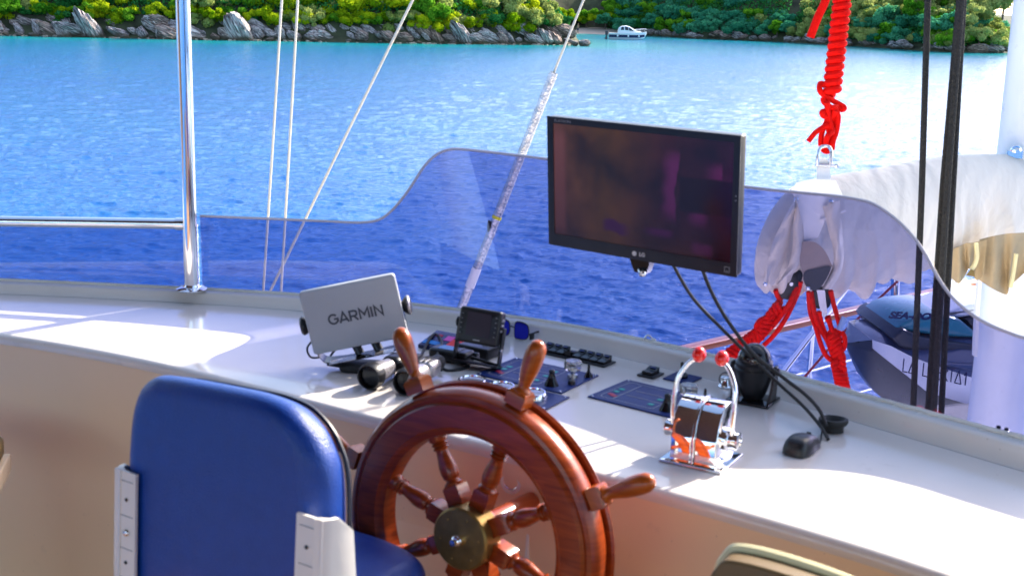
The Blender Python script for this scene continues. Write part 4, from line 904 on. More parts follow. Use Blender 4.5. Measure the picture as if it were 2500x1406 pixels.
def ctrl_panel(px, py, w, h, rz, label):
    P = on_z(px, py); t = thing('control_panel', label, 'control panel', T(P.x, P.y, ZC, rz=rz), 'blue joystick control panels')
    g = G(); g.box((0, 0, .0022), (w, h, .004), bev=.0015); build('panel_plate', g, MT['panel_blue'], t)
    def line(o, wd=.0016, nm='printed_line', m='pale_print'):
        g = G(); n = len(o); c = Vector((sum(p[0] for p in o)/n, sum(p[1] for p in o)/n)); ins_ = [tuple(c + (Vector(p)-c)*(1-wd/((Vector(p)-c).length))) for p in o]
        g.add([(x, y, .0046) for x, y in o] + [(x, y, .0046) for x, y in ins_], [(i, (i+1) % n, n+(i+1) % n, n+i) for i in range(n)]); build(nm, g, MT[m], t, smooth=False)
    line(rect(w*.60, h*.78, .012, 4, -w*.12, 0)); line(rect(w*.64, h*.84, .014, 4, -w*.12, 0), .0006, m='dim_print')
    for x, y, a, b_ in ((-w*.27, 0, .0014, h*.72), (-w*.03, h*.12, w*.40, .0014), (-w*.03, -h*.12, w*.40, .0014)):
        g = G(); g.box((x, y, .0046), (a, b_, .0006)); build('printed_line', g, MT['pale_print'], t, smooth=False)
    for x, y, c in ((-.36, .05, 'led_g'), (-.36, -.08, 'led_g'), (-.36, -.22, 'led_r'), (-.31, -.26, 'led_r'), (.10, .24, 'led_g'), (.10, .0, 'led_g'), (.10, -.24, 'led_g')):
        g = G(); g.box((x*w, y*h, .0047), (w*.055, h*.07, .0008)); build('printed_mark', g, MT[c], t, smooth=False)
    for sx in (-1, 1):
        for sy in (-1, 1):
            g = G(); g.ball((sx*(w/2-.008), sy*(h/2-.008), .0045), .0034, 8, (1, 1, .6)); build('screw', g, MT['chrome'], t)
    g = G(); g.lathe([(.004, 0), (.004, .02), (.021, .022), (.0235, .026), (.0235, .042), (.0195, .046), (0, .046)], 8, T(w*.335, h*.17, .004)); build('clear_knob', g, MT['clear'], t)
    g = G(); g.lathe([(.014, 0), (.013, .008), (.006, .01), (.006, .03)], 12, T(w*.335, h*.17, .004)); build('knob_stem', g, MT['steel'], t)
    for x, y in ((.30, -.30), (.45, .33)):
        g = G(); g.lathe([(.019, 0), (.0165, .006), (.011, .018), (.007, .030), (.0085, .038), (.004, .042)] if y < 0 else [(.012, 0), (.010, .006), (.004, .016), (.003, .034)], 14, T(x*w, y*h, .004)); build('joystick', g, MT['black_gloss'], t)
    g = G(); g.lathe([(.010, 0), (.009, .010), (.006, .012)], 12, T(w*.44, -h*.10, .004)); build('push_button', g, MT['black'], t)
    return t
ctrl_panel(1312, 917, .26, .190, -33, 'blue joystick control panel with clear knob directly behind the upright wheel handle')
ctrl_panel(1590, 975, .255, .185, -37, 'blue joystick control panel with clear knob left of the twin throttle')
P = (on_z(1131, 937) + on_z(1371, 970) + on_z(1151, 923) + on_z(1308, 1008))/4; P = (on_z(1145, 930)+on_z(1345, 992))/2
gpn = thing('gauge_panel', 'blue panel with three chromed round gauges just behind the wheel rim', 'gauge panel', T(P.x-.01, P.y, ZC, rz=-31.5))
g = G(); g.box((0, 0, .0022), (.30, .125, .004), bev=.0015); build('panel_plate', g, MT['panel_blue'], gpn)
for x in (-.098, -.012, .078):
    g = G(); g.lathe([(.038, .003), (.038, .014), (.034, .020), (.031, .020), (.030, .016), (0, .016)], 28, T(x, 0, 0)); ga = build('gauge_bezel', g, MT['chrome'], gpn)
    g = G(); g.lathe([(.0295, .0162), (.022, .0185), (.01, .0195), (0, .0197)], 24, T(x, 0, 0)); build('gauge_glass', g, mat('gauge_glass', (.25, .27, .33), .05, spec=1), ga)
for sx in (-1, 1):
    for sy in (-1, 1):
        g = G(); g.ball((sx*.142, sy*.052, .0045), .0034, 8, (1, 1, .6)); build('screw', g, MT['chrome'], gpn)

# ------------------------------------------------------------------ twin throttle
P = on_z(1710, 1120); tM = T(P.x, P.y, ZC, rz=-30)
tM = tM @ Matrix.Diagonal((.86, 1, 1, 1))
th = thing('throttle', 'chromed twin throttle with two red ball levers on the console', 'throttle', tM)
prof_ = [(-.048, .006), (-.046, .055), (-.030, .062)] + [(.045-.078*math.cos(R_(a)), .055+.078*math.sin(R_(a))) for a in range(20, 171, 15)][:8] + [(.062, .10), (.066, .006)]
prof_ = [(-.050, .006), (-.050, .058), (-.046, .066), (-.040, .088), (-.028, .110), (-.012, .126), (.008, .134), (.028, .133), (.045, .124), (.056, .105), (.060, .07), (.062, .006)]
MX = Matrix(((0, 0, 1, 0), (1, 0, 0, 0), (0, 1, 0, 0), (0, 0, 0, 1)))            # profile (y,z) pushed along x
for x0, x1 in ((-.060, -.004), (.004, .060)):
    g = G(); g.pillow([(a, b_) for a, b_ in prof_][::-1], x1-x0, .004, T(x0, 0, 0) @ MX, n=3); build('housing', g, MT['chrome'], th, ang=30)
g = G(); g.pillow([(a*1.03, b_*1.025) for a, b_ in prof_][::-1], .007, .0025, T(-.0035, 0, 0) @ MX, n=3); build('centre_rib', g, MT['chrome'], th, ang=30)
g = G(); g.box((0, .003, .003), (.165, .135, .006), bev=.003); build('base_plate', g, MT['chrome'], th)
for sx in (-1, 1):
    g = G(); g.lathe([(.026, 0), (.026, .010), (.018, .014), (.017, .028), (.019, .032), (.019, .038), (.012, .040), (.011, .034), (0, .034)], 22, T(sx*.058, .004, .055, ry=sx*90)); build('hub', g, MT['chrome'], th)
    g = G(); pts = spline([(sx*.077, .002, .052), (sx*.078, -.002, .09), (sx*.079, .0, .135), (sx*.074, .006, .170), (sx*.056, .014, .200), (sx*.038, .019, .215)], 6)
    g.tube(pts, [.0075 - .0022*i/len(pts) for i in range(len(pts))], 10); lv = build('lever', g, MT['chrome'], th)
    g = G(); g.ball((sx*.030, .021, .224), .0172, 24); build('red_ball', g, MT['red'], lv)

# ------------------------------------------------------------------ searchlight-like compass
P = on_z(1838, 978); cM = T(P.x, P.y, ZC, rz=-30)
cp = thing('compass', 'black domed compass in its bracket under the monitor cables', 'compass', cM)
g = G(); g.lathe([(.0, .010), (.026, .012), (.034, .03), (.043, .06), (.0475, .085), (.0475, .092), (.045, .095), (.0455, .105), (.041, .110)], 28, T(0, 0, 0, rx=6)); build('bowl', g, MT['black'], cp)
g = G(); g.lathe([(.0405, .108)] + [(.0405*math.cos(R_(a)), .112+.038*math.sin(R_(a))) for a in range(0, 91, 10)], 28, T(0, 0, 0, rx=6)); build('dome', g, MT['black_gloss'], cp)
g = G()
for sx in (-1, 1):
    g.rings([[(sx*(.049+dx), -w, z), (sx*(.055+dx), -w, z), (sx*(.055+dx), w, z), (sx*(.049+dx), w, z)] for z, w, dx in ((.0, .030, -.006), (.04, .018, -.002), (.085, .014, .0), (.098, .008, .0))]); g.lathe([(.009, 0), (.009, .008), (.005, .010)], 10, T(sx*.053, 0, .085, ry=sx*90))
build('bracket', g, MT['black'], cp)
g = G(); g.box((0, 0, .004), (.11, .095, .008), bev=.003); build('base', g, MT['black_gloss'], cp)
g = G(); g.box((.015, -.041, .102), (.022, .004, .006)); build('window_slot', g, MT['chrome'], cp, smooth=False)
P = on_z(1770, 945); kf = thing('chrome_fitting', 'little chrome ring fitting left of the black compass', 'fitting', T(P.x, P.y, ZC, rz=20))
g = G(); g.lathe([(.018, 0), (.019, .004), (.012, .012), (.010, .022), (.013, .027), (.006, .03)], 16); build('fitting_body', g, MT['chrome'], kf)
g = G(); g.tube([(.018*math.cos(a), .004*math.sin(a), .022+.016*math.sin(a)) for a in [2*math.pi*i/16 for i in range(16)]], .0016, 6, closed=True); build('ring', g, MT['black'], kf)

# ------------------------------------------------------------------ mouse, grommet, cables
P = on_z(1957, 1100); moM = T(P.x, P.y, ZC, rz=-48+10)
mo = thing('computer_mouse', 'small black computer mouse on the white console', 'mouse', moM)
ol = spline([(-.052, 0, 0), (-.046, -.024, 0), (-.015, -.031, 0), (.02, -.027, 0), (.048, -.023, 0), (.053, 0, 0), (.048, .023, 0), (.02, .027, 0), (-.015, .031, 0), (-.046, .024, 0)], 4, True)
g = G(); rs = []
for k in range(8):
    a = math.pi/2*k/7; s = math.cos(a*.93)**.55; rs.append([(-.004 + (p.x+.004)*s, p.y*s, .002 + (.037 - .10*max(p.x*s, 0)*.22/.05*.4)*math.sin(a)) for p in ol])
g.rings(rs, M=T(rz=90)); build('mouse_body', g, MT['black'], mo)
g = G(); g.cyl((-.004, .030, .030), (.004, .030, .030), .006, n=12); build('scroll_wheel', g, MT['rubber'], mo)
P = on_z(2033, 1052); grm = thing('cable_grommet', 'round black cable grommet where monitor cables enter the console', 'grommet', T(P.x, P.y, ZC, rz=0))
g = G(); g.lathe([(.024, 0), (.024, .012), (.031, .018), (.034, .024), (.033, .030), (.027, .031), (.022, .026), (.018, .018), (0, .017)], 28, T(0, 0, 0, rx=-4)); build('grommet_ring', g, MT['rubber'], grm)
g = G(); g.tube(spline([(0, 0, .016), (-.02, -.03, .02), (-.022, -.05, .02)], 4), .0025, 6); 
Gp = on_z(2033, 1052)
def cable(nm, pl, r, label, grp=None):
    g = G(); g.tube(spline(pl, 8), r, 9); tag(build(nm, g, MT['rubber'], None), label, 'cable', grp)
cable('monitor_cable', [mM @ Vector((.075, .02, -.150)), at_y(1690, 725, 2.80), at_y(1760, 800, 2.84), at_y(1830, 868, 2.86), at_y(1900, 935, 2.82), at_y(1960, 990, 2.74), at_y(2003, 1040, 2.665), on_z(2022, 1072, ZC+.005)], .0042, 'black cable from the monitor foot, lower of the two hanging to the console')
cable('monitor_cable', [mM @ Vector((.155, .02, -.150)), at_y(1735, 708, 2.78), at_y(1775, 780, 2.82), at_y(1838, 862, 2.84), at_y(1910, 920, 2.80), at_y(1965, 962, 2.74), at_y(2000, 1000, 2.69), at_y(2018, 1040, 2.66)], .0046, 'black cable from the monitor corner, upper of the two hanging to the console')
cable('mouse_cable', [Gp + Vector((-.028, -.012, .006)), on_z(2000, 1085, ZC+.006), moM @ Vector((0, .055, .010))], .0018, 'short thin cable between the mouse and the grommet')
# clips on the coaming
def top_on(px, py): return on_z(px, py, ZC+.052)
P = top_on(1582, 828); hk = thing('hook', 'small dark hook on the coaming left of the monitor foot', 'hook', T(P.x, P.y, P.z-.004, rz=-30))
g = G(); g.tube(spline([(-.012, 0, -.012), (-.008, 0, .008), (.0, 0, .016), (.010, 0, .010), (.018, 0, .006)], 5), .0026, 7); build('hook_wire', g, MT['steel'], hk)
g = G(); g.box((.016, 0, .004), (.014, .01, .008), bev=.002); build('hook_foot', g, MT['white_plastic'], hk)
P = top_on(2447, 1050); cl = thing('screw_clip', 'dark two-screw clip on the coaming near the right edge', 'clip', T(P.x, P.y, P.z, rz=-45))
for sx in (-1, 1):
    g = G(); g.ball((sx*.009, 0, .005), .0055, 10, (1, 1, .8)); build('screw', g, MT['black_gloss'], cl)
g = G(); g.box((0, 0, .0015), (.03, .008, .003), bev=.001); build('clip_plate', g, MT['steel'], cl)

# ------------------------------------------------------------------ steering wheel
cd = Vector((.857, -.515, 0)); cnrm = Vector((-.515, -.857, 0))
HUB = at_y(1143, 1305, 2.26)
RYAW = math.degrees(math.atan2(cnrm.y, cnrm.x)) + 90           # local -y faces the helmsman
wM = Matrix.Translation(HUB) @ Matrix.Rotation(R_(RYAW - 1), 4, 'Z') @ Matrix.Rotation(R_(-3), 4, 'X')
wh = thing('steering_wheel', 'varnished mahogany ship wheel with eight turned spokes and brass hub', 'steering wheel', wM)
RY = T(rx=90)                                    # lathe axis z -> -y (towards the helmsman)
def ring_prof(pts, n=96):
    g = G(); rs = []
    for r, y in pts: rs.append((r, y))
    V_ = [[(r*math.cos(2*math.pi*i/n), y, r*math.sin(2*math.pi*i/n)) for r, y in rs] for i in range(n)]
    g.rings(V_, loop=True); return g
ro, ri = .295, .203
g = ring_prof([(ri+.012, -.012), (ri+.018, -.020), (ro-.030, -.020), (ro-.024, -.014), (ro-.018, -.016), (ro-.010, -.014), (ro-.002, -.004), (ro, .006), (ro, .026), (ro-.004, .034), (ro-.02, .038), (ri+.02, .038), (ri+.004, .034), (ri, .028), (ri, -.0), (ri+.003, -.008)])
build('rim', g, MT['mahogany'], wh, ang=32)
g = ring_prof([(ro-.010, .040), (ro+.004, .040), (ro+.008, .046), (ro+.004, .054), (ro-.010, .054)]); build('rim_back_ring', g, MT['mahogany'], wh, ang=32)
sq = .0185
for k in range(8):
    a = 17.5 + 45*k; Mk = Matrix.Rotation(R_(a), 4, 'Y')
    g = G()
    sqr = lambda w, z: [(-w, -w+.012, z), (w, -w+.012, z), (w, w+.012, z), (-w, w+.012, z)]
    g.rings([sqr(sq*.8, .055), sqr(sq, .062), sqr(sq, .098), sqr(sq*.75, .104)], M=Mk)
    g.lathe([(.0175, .102), (.019, .106), (.0135, .110), (.0125, .113), (.0165, .117), (.0185, .128), (.0185, .140), (.0145, .160), (.0125, .172), (.0135, .176), (.0175, .179), (.013, .183), (.0175, .187), (.0135, .191), (.019, .196), (.019, .212)], 18, Mk @ T(0, .012, 0))
    build('spoke', g, MT['mahogany'], wh, ang=50)
    g = G()
    sq2 = lambda w, z: [(-w, -w*.9+.012, z), (w, -w*.9+.012, z), (w, w*.9+.012, z), (-w, w*.9+.012, z)]
    g.rings([sq2(.021, .298), sq2(.0215, .322), sq2(.017, .328)], M=Mk)
    g.lathe([(.0165, .325), (.0175, .330), (.0125, .335), (.0115, .340), (.0135, .352), (.0172, .370), (.0192, .390), (.0196, .406), (.0182, .420), (.013, .430), (.006, .4345), (.0, .4355)], 20, Mk @ T(0, .012, 0))
    build('handle', g, MT['handle'], wh, ang=50)
g = G(); g.lathe([(.0, -.036), (.0, .0335), (.020, .0335), (.060, .032), (.064, .028), (.064, -.02), (.055, -.03)][1:], 40, RY); build('hub_disc', g, MT['brass'], wh, ang=30)
g = G(); g.lathe([(.012, .033), (.013, .040), (.010, .046), (.0065, .048), (.0065, .056), (.0, .058)], 16, RY); build('hub_nut', g, MT['chrome'], wh)
for k in range(6):
    a = R_(60*k+10); g = G(); g.ball((.046*math.cos(a), -.0328, .046*math.sin(a)), .0028, 8, (1, .4, 1)); build('hub_screw', g, MT['brass'], wh)
g = G(); g.lathe([(.05, -.02), (.045, -.05), (.022, -.06), (.022, -.24)], 28, RY); build('shaft', g, MT['mahogany'], wh)
# recessed panel and fittings on the console front behind the wheel
def front_M(px, py, off=.0):
    r0 = ray(px, py); best = None
    for i in range(len(Fr)-1):
        a, b = Fr[i] + FN[i]*.025, Fr[i+1] + FN[i+1]*.025; e = b - a; den = r0.x*e.y - r0.y*e.x
        if abs(den) < 1e-9: continue
        t = (a.x*e.y - a.y*e.x)/den; u = (a.x*r0.y - a.y*r0.x)/den
        if t > 0 and -1e-6 <= u <= 1.000001:
            p = CAM + r0*t; return Matrix.Translation(p - FN[i]*off) @ Matrix.Rotation(math.atan2(e.y, e.x), 4, 'Z') @ Matrix.Rotation(R_(-5.5), 4, 'X')
fM_ = front_M(1190, 1290)
pn = thing('access_panel', 'large cream access panel on the console front behind the wheel', 'panel', fM_)
g = G(); g.pillow(rect(.46, .40, .03), .012, .005, T(-.02, .006, 0, rx=90), n=3); build('panel_board', g, MT['gel_face'], pn)
g = G(); g.box((.115, -.012, 0), (.007, .010, .40)); build('panel_batten', g, MT['white_plastic'], pn)
hM_ = front_M(1257, 1172, -.0)
kh = thing('key_socket', 'dark round socket in a cream collar on the console front', 'socket', hM_)
g = G(); g.lathe([(.030, -.012), (.030, .012), (.026, .018), (.019, .019), (.016, .012), (.016, -.004), (0, -.004)], 24, T(0, 0, 0, rx=90)); build('collar', g, MT['white_plastic'], kh)
g = G(); g.lathe([(.0165, .013), (.0155, -.0), (0, -.002)], 20, T(0, 0, 0, rx=90)); build('socket_hole', g, MT['black_gloss'], kh)
g = G(); g.lathe([(.018, .013), (.0175, .017), (.0155, .016)], 20, T(0, 0, 0, rx=90), caps=False); build('socket_ring', g, MT['steel'], kh)
g = G(); g.ball((.01, 0, -.035), .02, 14, (.7, .5, 1.2)); build('moulded_boss', g, MT['gel_face'], kh)
g = G(); cM2 = front_M(1583, 1232); g.ball((0, -.001, 0), .006, 10, (.5, .15, 1.3), M=cM2); tag(build('chip', g, MT['black'], None), 'tiny dark chip in the gelcoat right of the wheel', 'chip')

# ------------------------------------------------------------------ blue helm chair
CY = R_(-33)                                     # yaw of the backrest
cb = at_y(528, 1338, 1.98)
hM2 = Matrix.Translation(cb) @ Matrix.Rotation(CY, 4, 'Z') @ Matrix.Rotation(R_(-4), 4, 'X')
hM2 = hM2 @ Matrix.Translation((-.006, 0, .040)) @ Matrix.Diagonal((1.13, 1.05, 1.05, 1))
chair = thing('helm_chair', 'royal blue vinyl helm chair with white plastic backrest frames', 'chair', hM2)
ol = spline([(-.215, -.40, 0), (-.225, -.1, 0), (-.222, .10, 0), (-.205, .185, 0), (-.170, .226, 0), (-.12, .238, 0), (0, .246, 0), (.08, .248, 0), (.135, .236, 0), (.180, .195, 0), (.203, .12, 0), (.208, -.1, 0), (.20, -.40, 0)], 7)
g = G(); g.pillow([(p.x, p.y) for p in ol], .10, .046, T(0, .10, 0, rx=90), n=9); g.v = [(x, y, z - max(0, min(1, (z+.1)/.2))*.36*y) for x, y, z in g.v]; bk = build('backrest', g, MT['blue_vinyl'], chair, ang=75)
g = G(); g.tube([(p.x*1.002, .080, p.y*1.002 - max(0, min(1, (p.y+.1)/.2))*.36*.080) for p in ol], .004, 7); build('piping', g, MT['piping'], bk)
for sx in (-1, 1):
    top_z = .048 if sx < 0 else .075
    g = G(); x0 = -.192 if sx < 0 else .204
    cur = spline([(0, -.012, top_z), (.0, -.012, -.12), (.0, -.01, -.36)], 5)
    g.rings([[(x0-.026*(1+.0*i), p.y, p.z), (x0+.024*(1 if sx<0 else 1), p.y, p.z), (x0+.024, p.y+.006, p.z), (x0-.026, p.y+.006, p.z)] for i, p in enumerate(cur)]); fr0 = build('back_frame', g, MT['white_plastic'], chair, ang=30)
    g = G(); side = spline([(sx*.190, -.012, top_z-.004), (sx*.204, .005, top_z-.01), (sx*.215, .045, top_z-.05), (sx*.222, .075, top_z-.16), (sx*.225, .085, -.36)], 6)
    rs = []
    for i, p in enumerate(side): rs.append([(p.x-sx*.004, -.013, p.z), (p.x-sx*.002, -.013, p.z), (p.x+sx*.004, p.y, p.z), (p.x, p.y, p.z)])
    zs = [top_z, top_z-.03, -.1, -.22, -.36]; wd = [.015, .05, .07, .09, .11]
    rs = []
    for z, w_ in zip(zs, wd):
        rs.append([(x0+sx*.010, -.0145, z), (x0+sx*.024, -.010, z), (x0+sx*.032, .004, z), (x0+sx*.034, w_, z), (x0+sx*.026, w_, z), (x0+sx*.024, .006, z), (x0+sx*.010, -.004, z)])
    g = G(); g.rings(rs); build('frame_side', g, MT['white_plastic'], fr0, ang=45)
    for k, (z, big) in enumerate(((-.015, 0), (-.075, 1), (-.13, 0), (-.185, 1), (-.24, 0))):
        g = G(); g.ball((x0-sx*.004, -.0135, z+top_z-.035), .0065 if big else .0035, 12, (1, .5, 1)); build('screw', g, MT['steel'] if big else MT['black'], fr0)
    for z in (.018, -.045, -.105, -.16, -.215):
        g = G(); g.box((x0-sx*.004, -.0125, z+top_z-.035), (.030, .0012, .0012)); build('moulded_line', g, MT['dim_print'], fr0, smooth=False)
g = G(); so_ = spline([(-.22, .11, 0), (-.22, .32, 0), (-.16, .40, 0), (0, .42, 0), (.12, .40, 0), (.17, .33, 0), (.17, .11, 0)], 6)
g.pillow([(p.x, p.y) for p in so_][::-1], .10, .04, T(.0, 0, -.225), n=6); st_ = build('seat', g, MT['blue_vinyl'], chair, ang=60)
g = G(); g.lathe([(.05, -.335), (.05, -.9), (.18, -.92), (.19, -.935)], 20, T(0, .28, 0)); build('pedestal', g, MT['steel'], chair)

# second chair, only its top edge in the picture
c2 = at_y(1985, 1560, 1.62)
c2M = Matrix.Translation(c2) @ Matrix.Rotation(R_(-29), 4, 'Z') @ Matrix.Rotation(R_(-4), 4, 'X')
ch2 = thing('helm_chair', 'brown vinyl chair with pale yellow top piping at the bottom right corner', 'chair', c2M)
ol = spline([(-.165, -.3, 0), (-.168, .0, 0), (-.155, .070, 0), (-.12, .088, 0), (.0, .082, 0), (.12, .060, 0), (.20, .03, 0), (.225, -.05, 0), (.225, -.3, 0)], 6)
g = G(); g.pillow([(p.x, p.y) for p in ol], .05, .006, T(0, .05, 0, rx=90), n=3); bk2 = build('backrest', g, MT['brown_vinyl'], ch2)
g = G(); g.tube([(p.x, .052, p.y+.003) for p in ol], .0085, 8); build('top_piping', g, MT['cream_piping'], bk2)
g = G(); g.box((0, .25, -.33), (.4, .42, .09), bev=.03); build('seat', g, MT['brown_vinyl'], ch2)
g = G(); g.cyl((0, .25, -.37), (0, .25, -1.3), .045); build('pedestal', g, MT['steel'], ch2)
# bench arm at the left edge
P = at_y(24, 1163, 2.95); lb = thing('bench_seat', 'brown cushioned white bench end at the left edge', 'bench', T(P.x, P.y, P.z, rz=12))
g = G(); g.box((-.20, 0, 0), (.37, .22, .048), bev=.006); build('bench_frame', g, MT['gel_face'], lb)
g = G(); g.pillow(rect(.36, .20, .03, 4), .062, .02, T(-.203, 0, .0242), n=5); build('cushion', g, MT['brown_vinyl'], lb)
g = G(); g.box((-.25, .0, -.45), (.06, .3, .85)); build('leg', g, MT['gel_face'], lb)

# ------------------------------------------------------------------ mast, boom and sail cover
ms = thing('mast', 'thick white mast at the right edge of the picture', 'mast', Matrix())
g = G(); g.cyl(mast_at(2.6), mast_at(13.5), MR, .12, 40); build('mast_tube', g, MT['white_paint'], ms)
lp = lambda px, py: at_y(px, py, 5.86)
g = G(); g.rings([[lp(x, y) + Vector((dx, dy, 0)) for dx, dy in ((0, 0), (.018, 0), (.018, .03), (0, .03))] for x, y in ((2390, 670), (2383, 760), (2378, 870))]); build('luff_track', g, MT['white_plastic'], ms, smooth=False)
pe = mast_at(5.0); q = at_y(2480, 372, pe.y-.16)
g = G(); g.tube([q + Vector((.022*math.cos(a), 0, .022*math.sin(a)+.006)) for a in [math.pi*i/8 for i in range(9)]], .007, 8); g.box((q.x, q.y+.008, q.z-.012), (.07, .012, .035)); g.cyl(q + Vector((0, -.02, .004)), q + Vector((0, .02, .004)), .009, n=10); build('pad_eye', g, MT['chrome'], ms)

BP0 = at_y(1960, 560, 4.95); BP1 = mast_at(5.0) + Vector((-.12, -.10, 0)); bang = math.atan2(BP1.y-BP0.y, BP1.x-BP0.x)
bdir = Vector((math.cos(bang), math.sin(bang), 0)); bside = Vector((-bdir.y, bdir.x, 0))
def bw(px, py): return on_wall(px, py, BP0, bang)
bm_ = thing('boom', 'white boom end with folded sail cover, fittings and hanging flaps', 'boom', Matrix())
ST = [(1862, 600, 672), (1868, 575, 692), (1885, 535, 699), (1910, 492, 700), (1945, 455, 700), (1990, 440, 708), (2045, 428, 711), (2100, 420, 704), (2165, 408, 690), (2230, 396, 668), (2290, 386, 643), (2330, 382, 628), (2382, 380, 606), (2440, 381, 600), (2500, 384, 590), (2560, 388, 580)]
tp = spline([(a, b_, 0) for a, b_, c in ST], 9); lo2 = spline([(a, c, 0) for a, b_, c in ST], 9)
rs = []; NR = 84
for i, (a, b_) in enumerate(zip(tp, lo2)):
    Pt, Pb = bw(a.x, a.y), bw(b_.x, b_.y); c = (Pt+Pb)/2; h = (Pt-Pb).length/2; up_ = Vector((0, 0, 1)); s_ = i/len(tp); rr_ = []
    for k in range(NR):
        t = 2*math.pi*k/NR; wv = .52*h*(1 + .10*math.sin(t))
        # heavy slanting folds that gather towards the underside
        low = max(0, .35 - math.sin(t))/1.35; u = s_*62 + 3.2*math.sin(t) + 1.5*mnoise.noise(Vector((s_*9, 0, 5)))
        low = low**.8; fold = .021*low*(math.sin(u) + .5*math.sin(2.3*u+1.3+math.cos(t)*2) + .3*math.sin(4.1*u+2*t)) + .007*mnoise.noise(Vector((s_*16, t*1.6, 3)))*(.35+low)
        d_ = 1 + fold/max(h, .05)*1.25
        rr_.append(c + bside*(-math.cos(t)*wv*d_) + up_*(math.sin(t)*h*(d_ if math.sin(t) < 0 else 1)))
    rs.append(rr_)
g = G(); g.rings(rs); build('sail_cover', g, MT['canvas'], bm_, ang=70)
# seam lines, end flap, sheave box, end plate
def bfront(px, py, o=.0): return bw(px, py) - bside*(-1)*0 - bside*o*(-1)
vd = lambda px, py, Y: at_y(px, py, Y)
Yb = BP0.y - .25
g = G(); el = [(1940, 480), (1932, 520), (1940, 560), (1962, 590), (1968, 592), (1978, 585), (1997, 580), (2012, 545), (2016, 500), (2035, 484), (2058, 478), (2040, 440), (1985, 438), (1945, 446), (1930, 468)]
n = len(el); Fv = [vd(x, y, Yb) for x, y in el]; Bv = [vd(x, y, Yb+.025) for x, y in el]
g.rings([Fv, Bv]); build('end_plate', g, MT['white_paint'], bm_, smooth=False)
for x, y in ((1944, 488), (2028, 494)):
    g = G(); c = vd(x, y, Yb-.006); g.ball(c, .011, 12, (1, .6, 1)); build('bolt', g, MT['chrome'], bm_)
g = G(); g.rings([[vd(x, y, Yy) for x, y in ((2004, 536), (2064, 512), (2067, 516), (2006, 541))] for Yy in (Yb-.02, Yb+.02)]); build('batten', g, MT['white_plastic'], bm_, smooth=False)
def strip(nm, pa, pb, Y0, Y1, sag, m):           # a curved band of cloth between two drawn edges
    g = G(); A = spline([(x, y, 0) for x, y in pa], 7); Bq = spline([(x, y, 0) for x, y in pb], 7); rs = []
    for i, (a, b_) in enumerate(zip(A, Bq)):
        col = []
        for k in range(9):
            t = k/8; col.append(vd(a.x*(1-t)+b_.x*t, a.y*(1-t)+b_.y*t, Y0*(1-t)+Y1*t - sag*math.sin(math.pi*t) + .006*math.sin(i*.6+k)))
        rs.append(col)
    g.rings(rs, closed=False, caps=False); n0 = len(g.v); g.v += [(x, y+.006, z) for x, y, z in g.v]; g.f += [tuple(i+n0 for i in reversed(f)) for f in g.f]
    return build(nm, g, m, bm_, ang=80)
fold_m = canvas_mat('grey_lining', (.42, .36, .31))
strip('lining', [(1938, 490), (1912, 540), (1888, 590), (1876, 640), (1872, 690)], [(1944, 520), (1932, 560), (1922, 610), (1908, 655), (1888, 697)], Yb-.02, Yb-.0, .03, MT['canvas'])
strip('end_fold', [(1944, 480), (1938, 540), (1936, 600), (1925, 650), (1898, 694)], [(1962, 560), (1962, 600), (1960, 635), (1948, 660), (1925, 672)], Yb-.03, Yb, .035, MT['canvas'])
strip('end_fold', [(2010, 505), (2022, 560), (2034, 605), (2034, 650), (2008, 706)], [(2050, 490), (2056, 560), (2060, 610), (2055, 660), (2030, 706)], Yb-.02, Yb-.02, .03, MT['canvas'])
g = G(); q0 = spline([(1950, 596, 0), (1985, 590, 0), (2012, 610, 0), (2030, 645, 0), (2030, 652, 0), (1990, 662, 0), (1962, 668, 0), (1952, 635, 0)], 4, True)
g.rings([[vd(p.x, p.y, Yb+.02) for p in q0], [vd(p.x, p.y, Yb-.03) for p in q0]]); build('boom_tube_end', g, mat('grey_metal', (.35, .27, .23), .5), bm_, ang=50)
g = G(); q0 = spline([(1962, 666, 0), (1995, 655, 0), (2028, 650, 0), (2020, 676, 0), (2002, 703, 0), (1988, 709, 0), (1968, 700, 0)], 4, True)
g.rings([[vd(p.x, p.y, Yb+.03) for p in q0], [vd(p.x, p.y, Yb-.035) for p in q0]]); build('sheave_box', g, MT['jet_dark'], bm_, ang=50)
for x, y in ((1869, 693), (1973, 703)):
    g = G(); g.ball(vd(x, y, Yb-.04), .009, 10); build('grommet', g, MT['chrome'], bm_)
# head fitting and shackle on top
g = G(); q0 = [(1993, 440), (1994, 412), (1998, 398), (2004, 388), (2012, 386), (2022, 392), (2026, 405), (2028, 440), (2040, 446), (1985, 446)]
g.rings([[vd(x, y, Yb+.06) for x, y in q0], [vd(x, y, Yb+.085) for x, y in q0]]); build('head_fitting', g, MT['white_paint'], bm_, smooth=False)
shk = thing('shackle', 'steel bow shackle joining the coiled red rope to the boom end', 'shackle', Matrix())
g = G(); g.tube(spline([vd(1996, 405, Yb+.045), vd(1997, 378, Yb+.045), vd(2004, 360, Yb+.06), vd(2022, 358, Yb+.06), vd(2030, 374, Yb+.045), vd(2027, 405, Yb+.045)], 6), .0065, 8); build('shackle_bow', g, MT['steel'], shk)
g = G(); g.cyl(vd(1990, 404, Yb+.045), vd(2040, 405, Yb+.045), .0055, n=10); g.ball(vd(2043, 405, Yb+.045), .010, 10, (1, .4, 1)); build('shackle_pin', g, MT['steel'], shk)

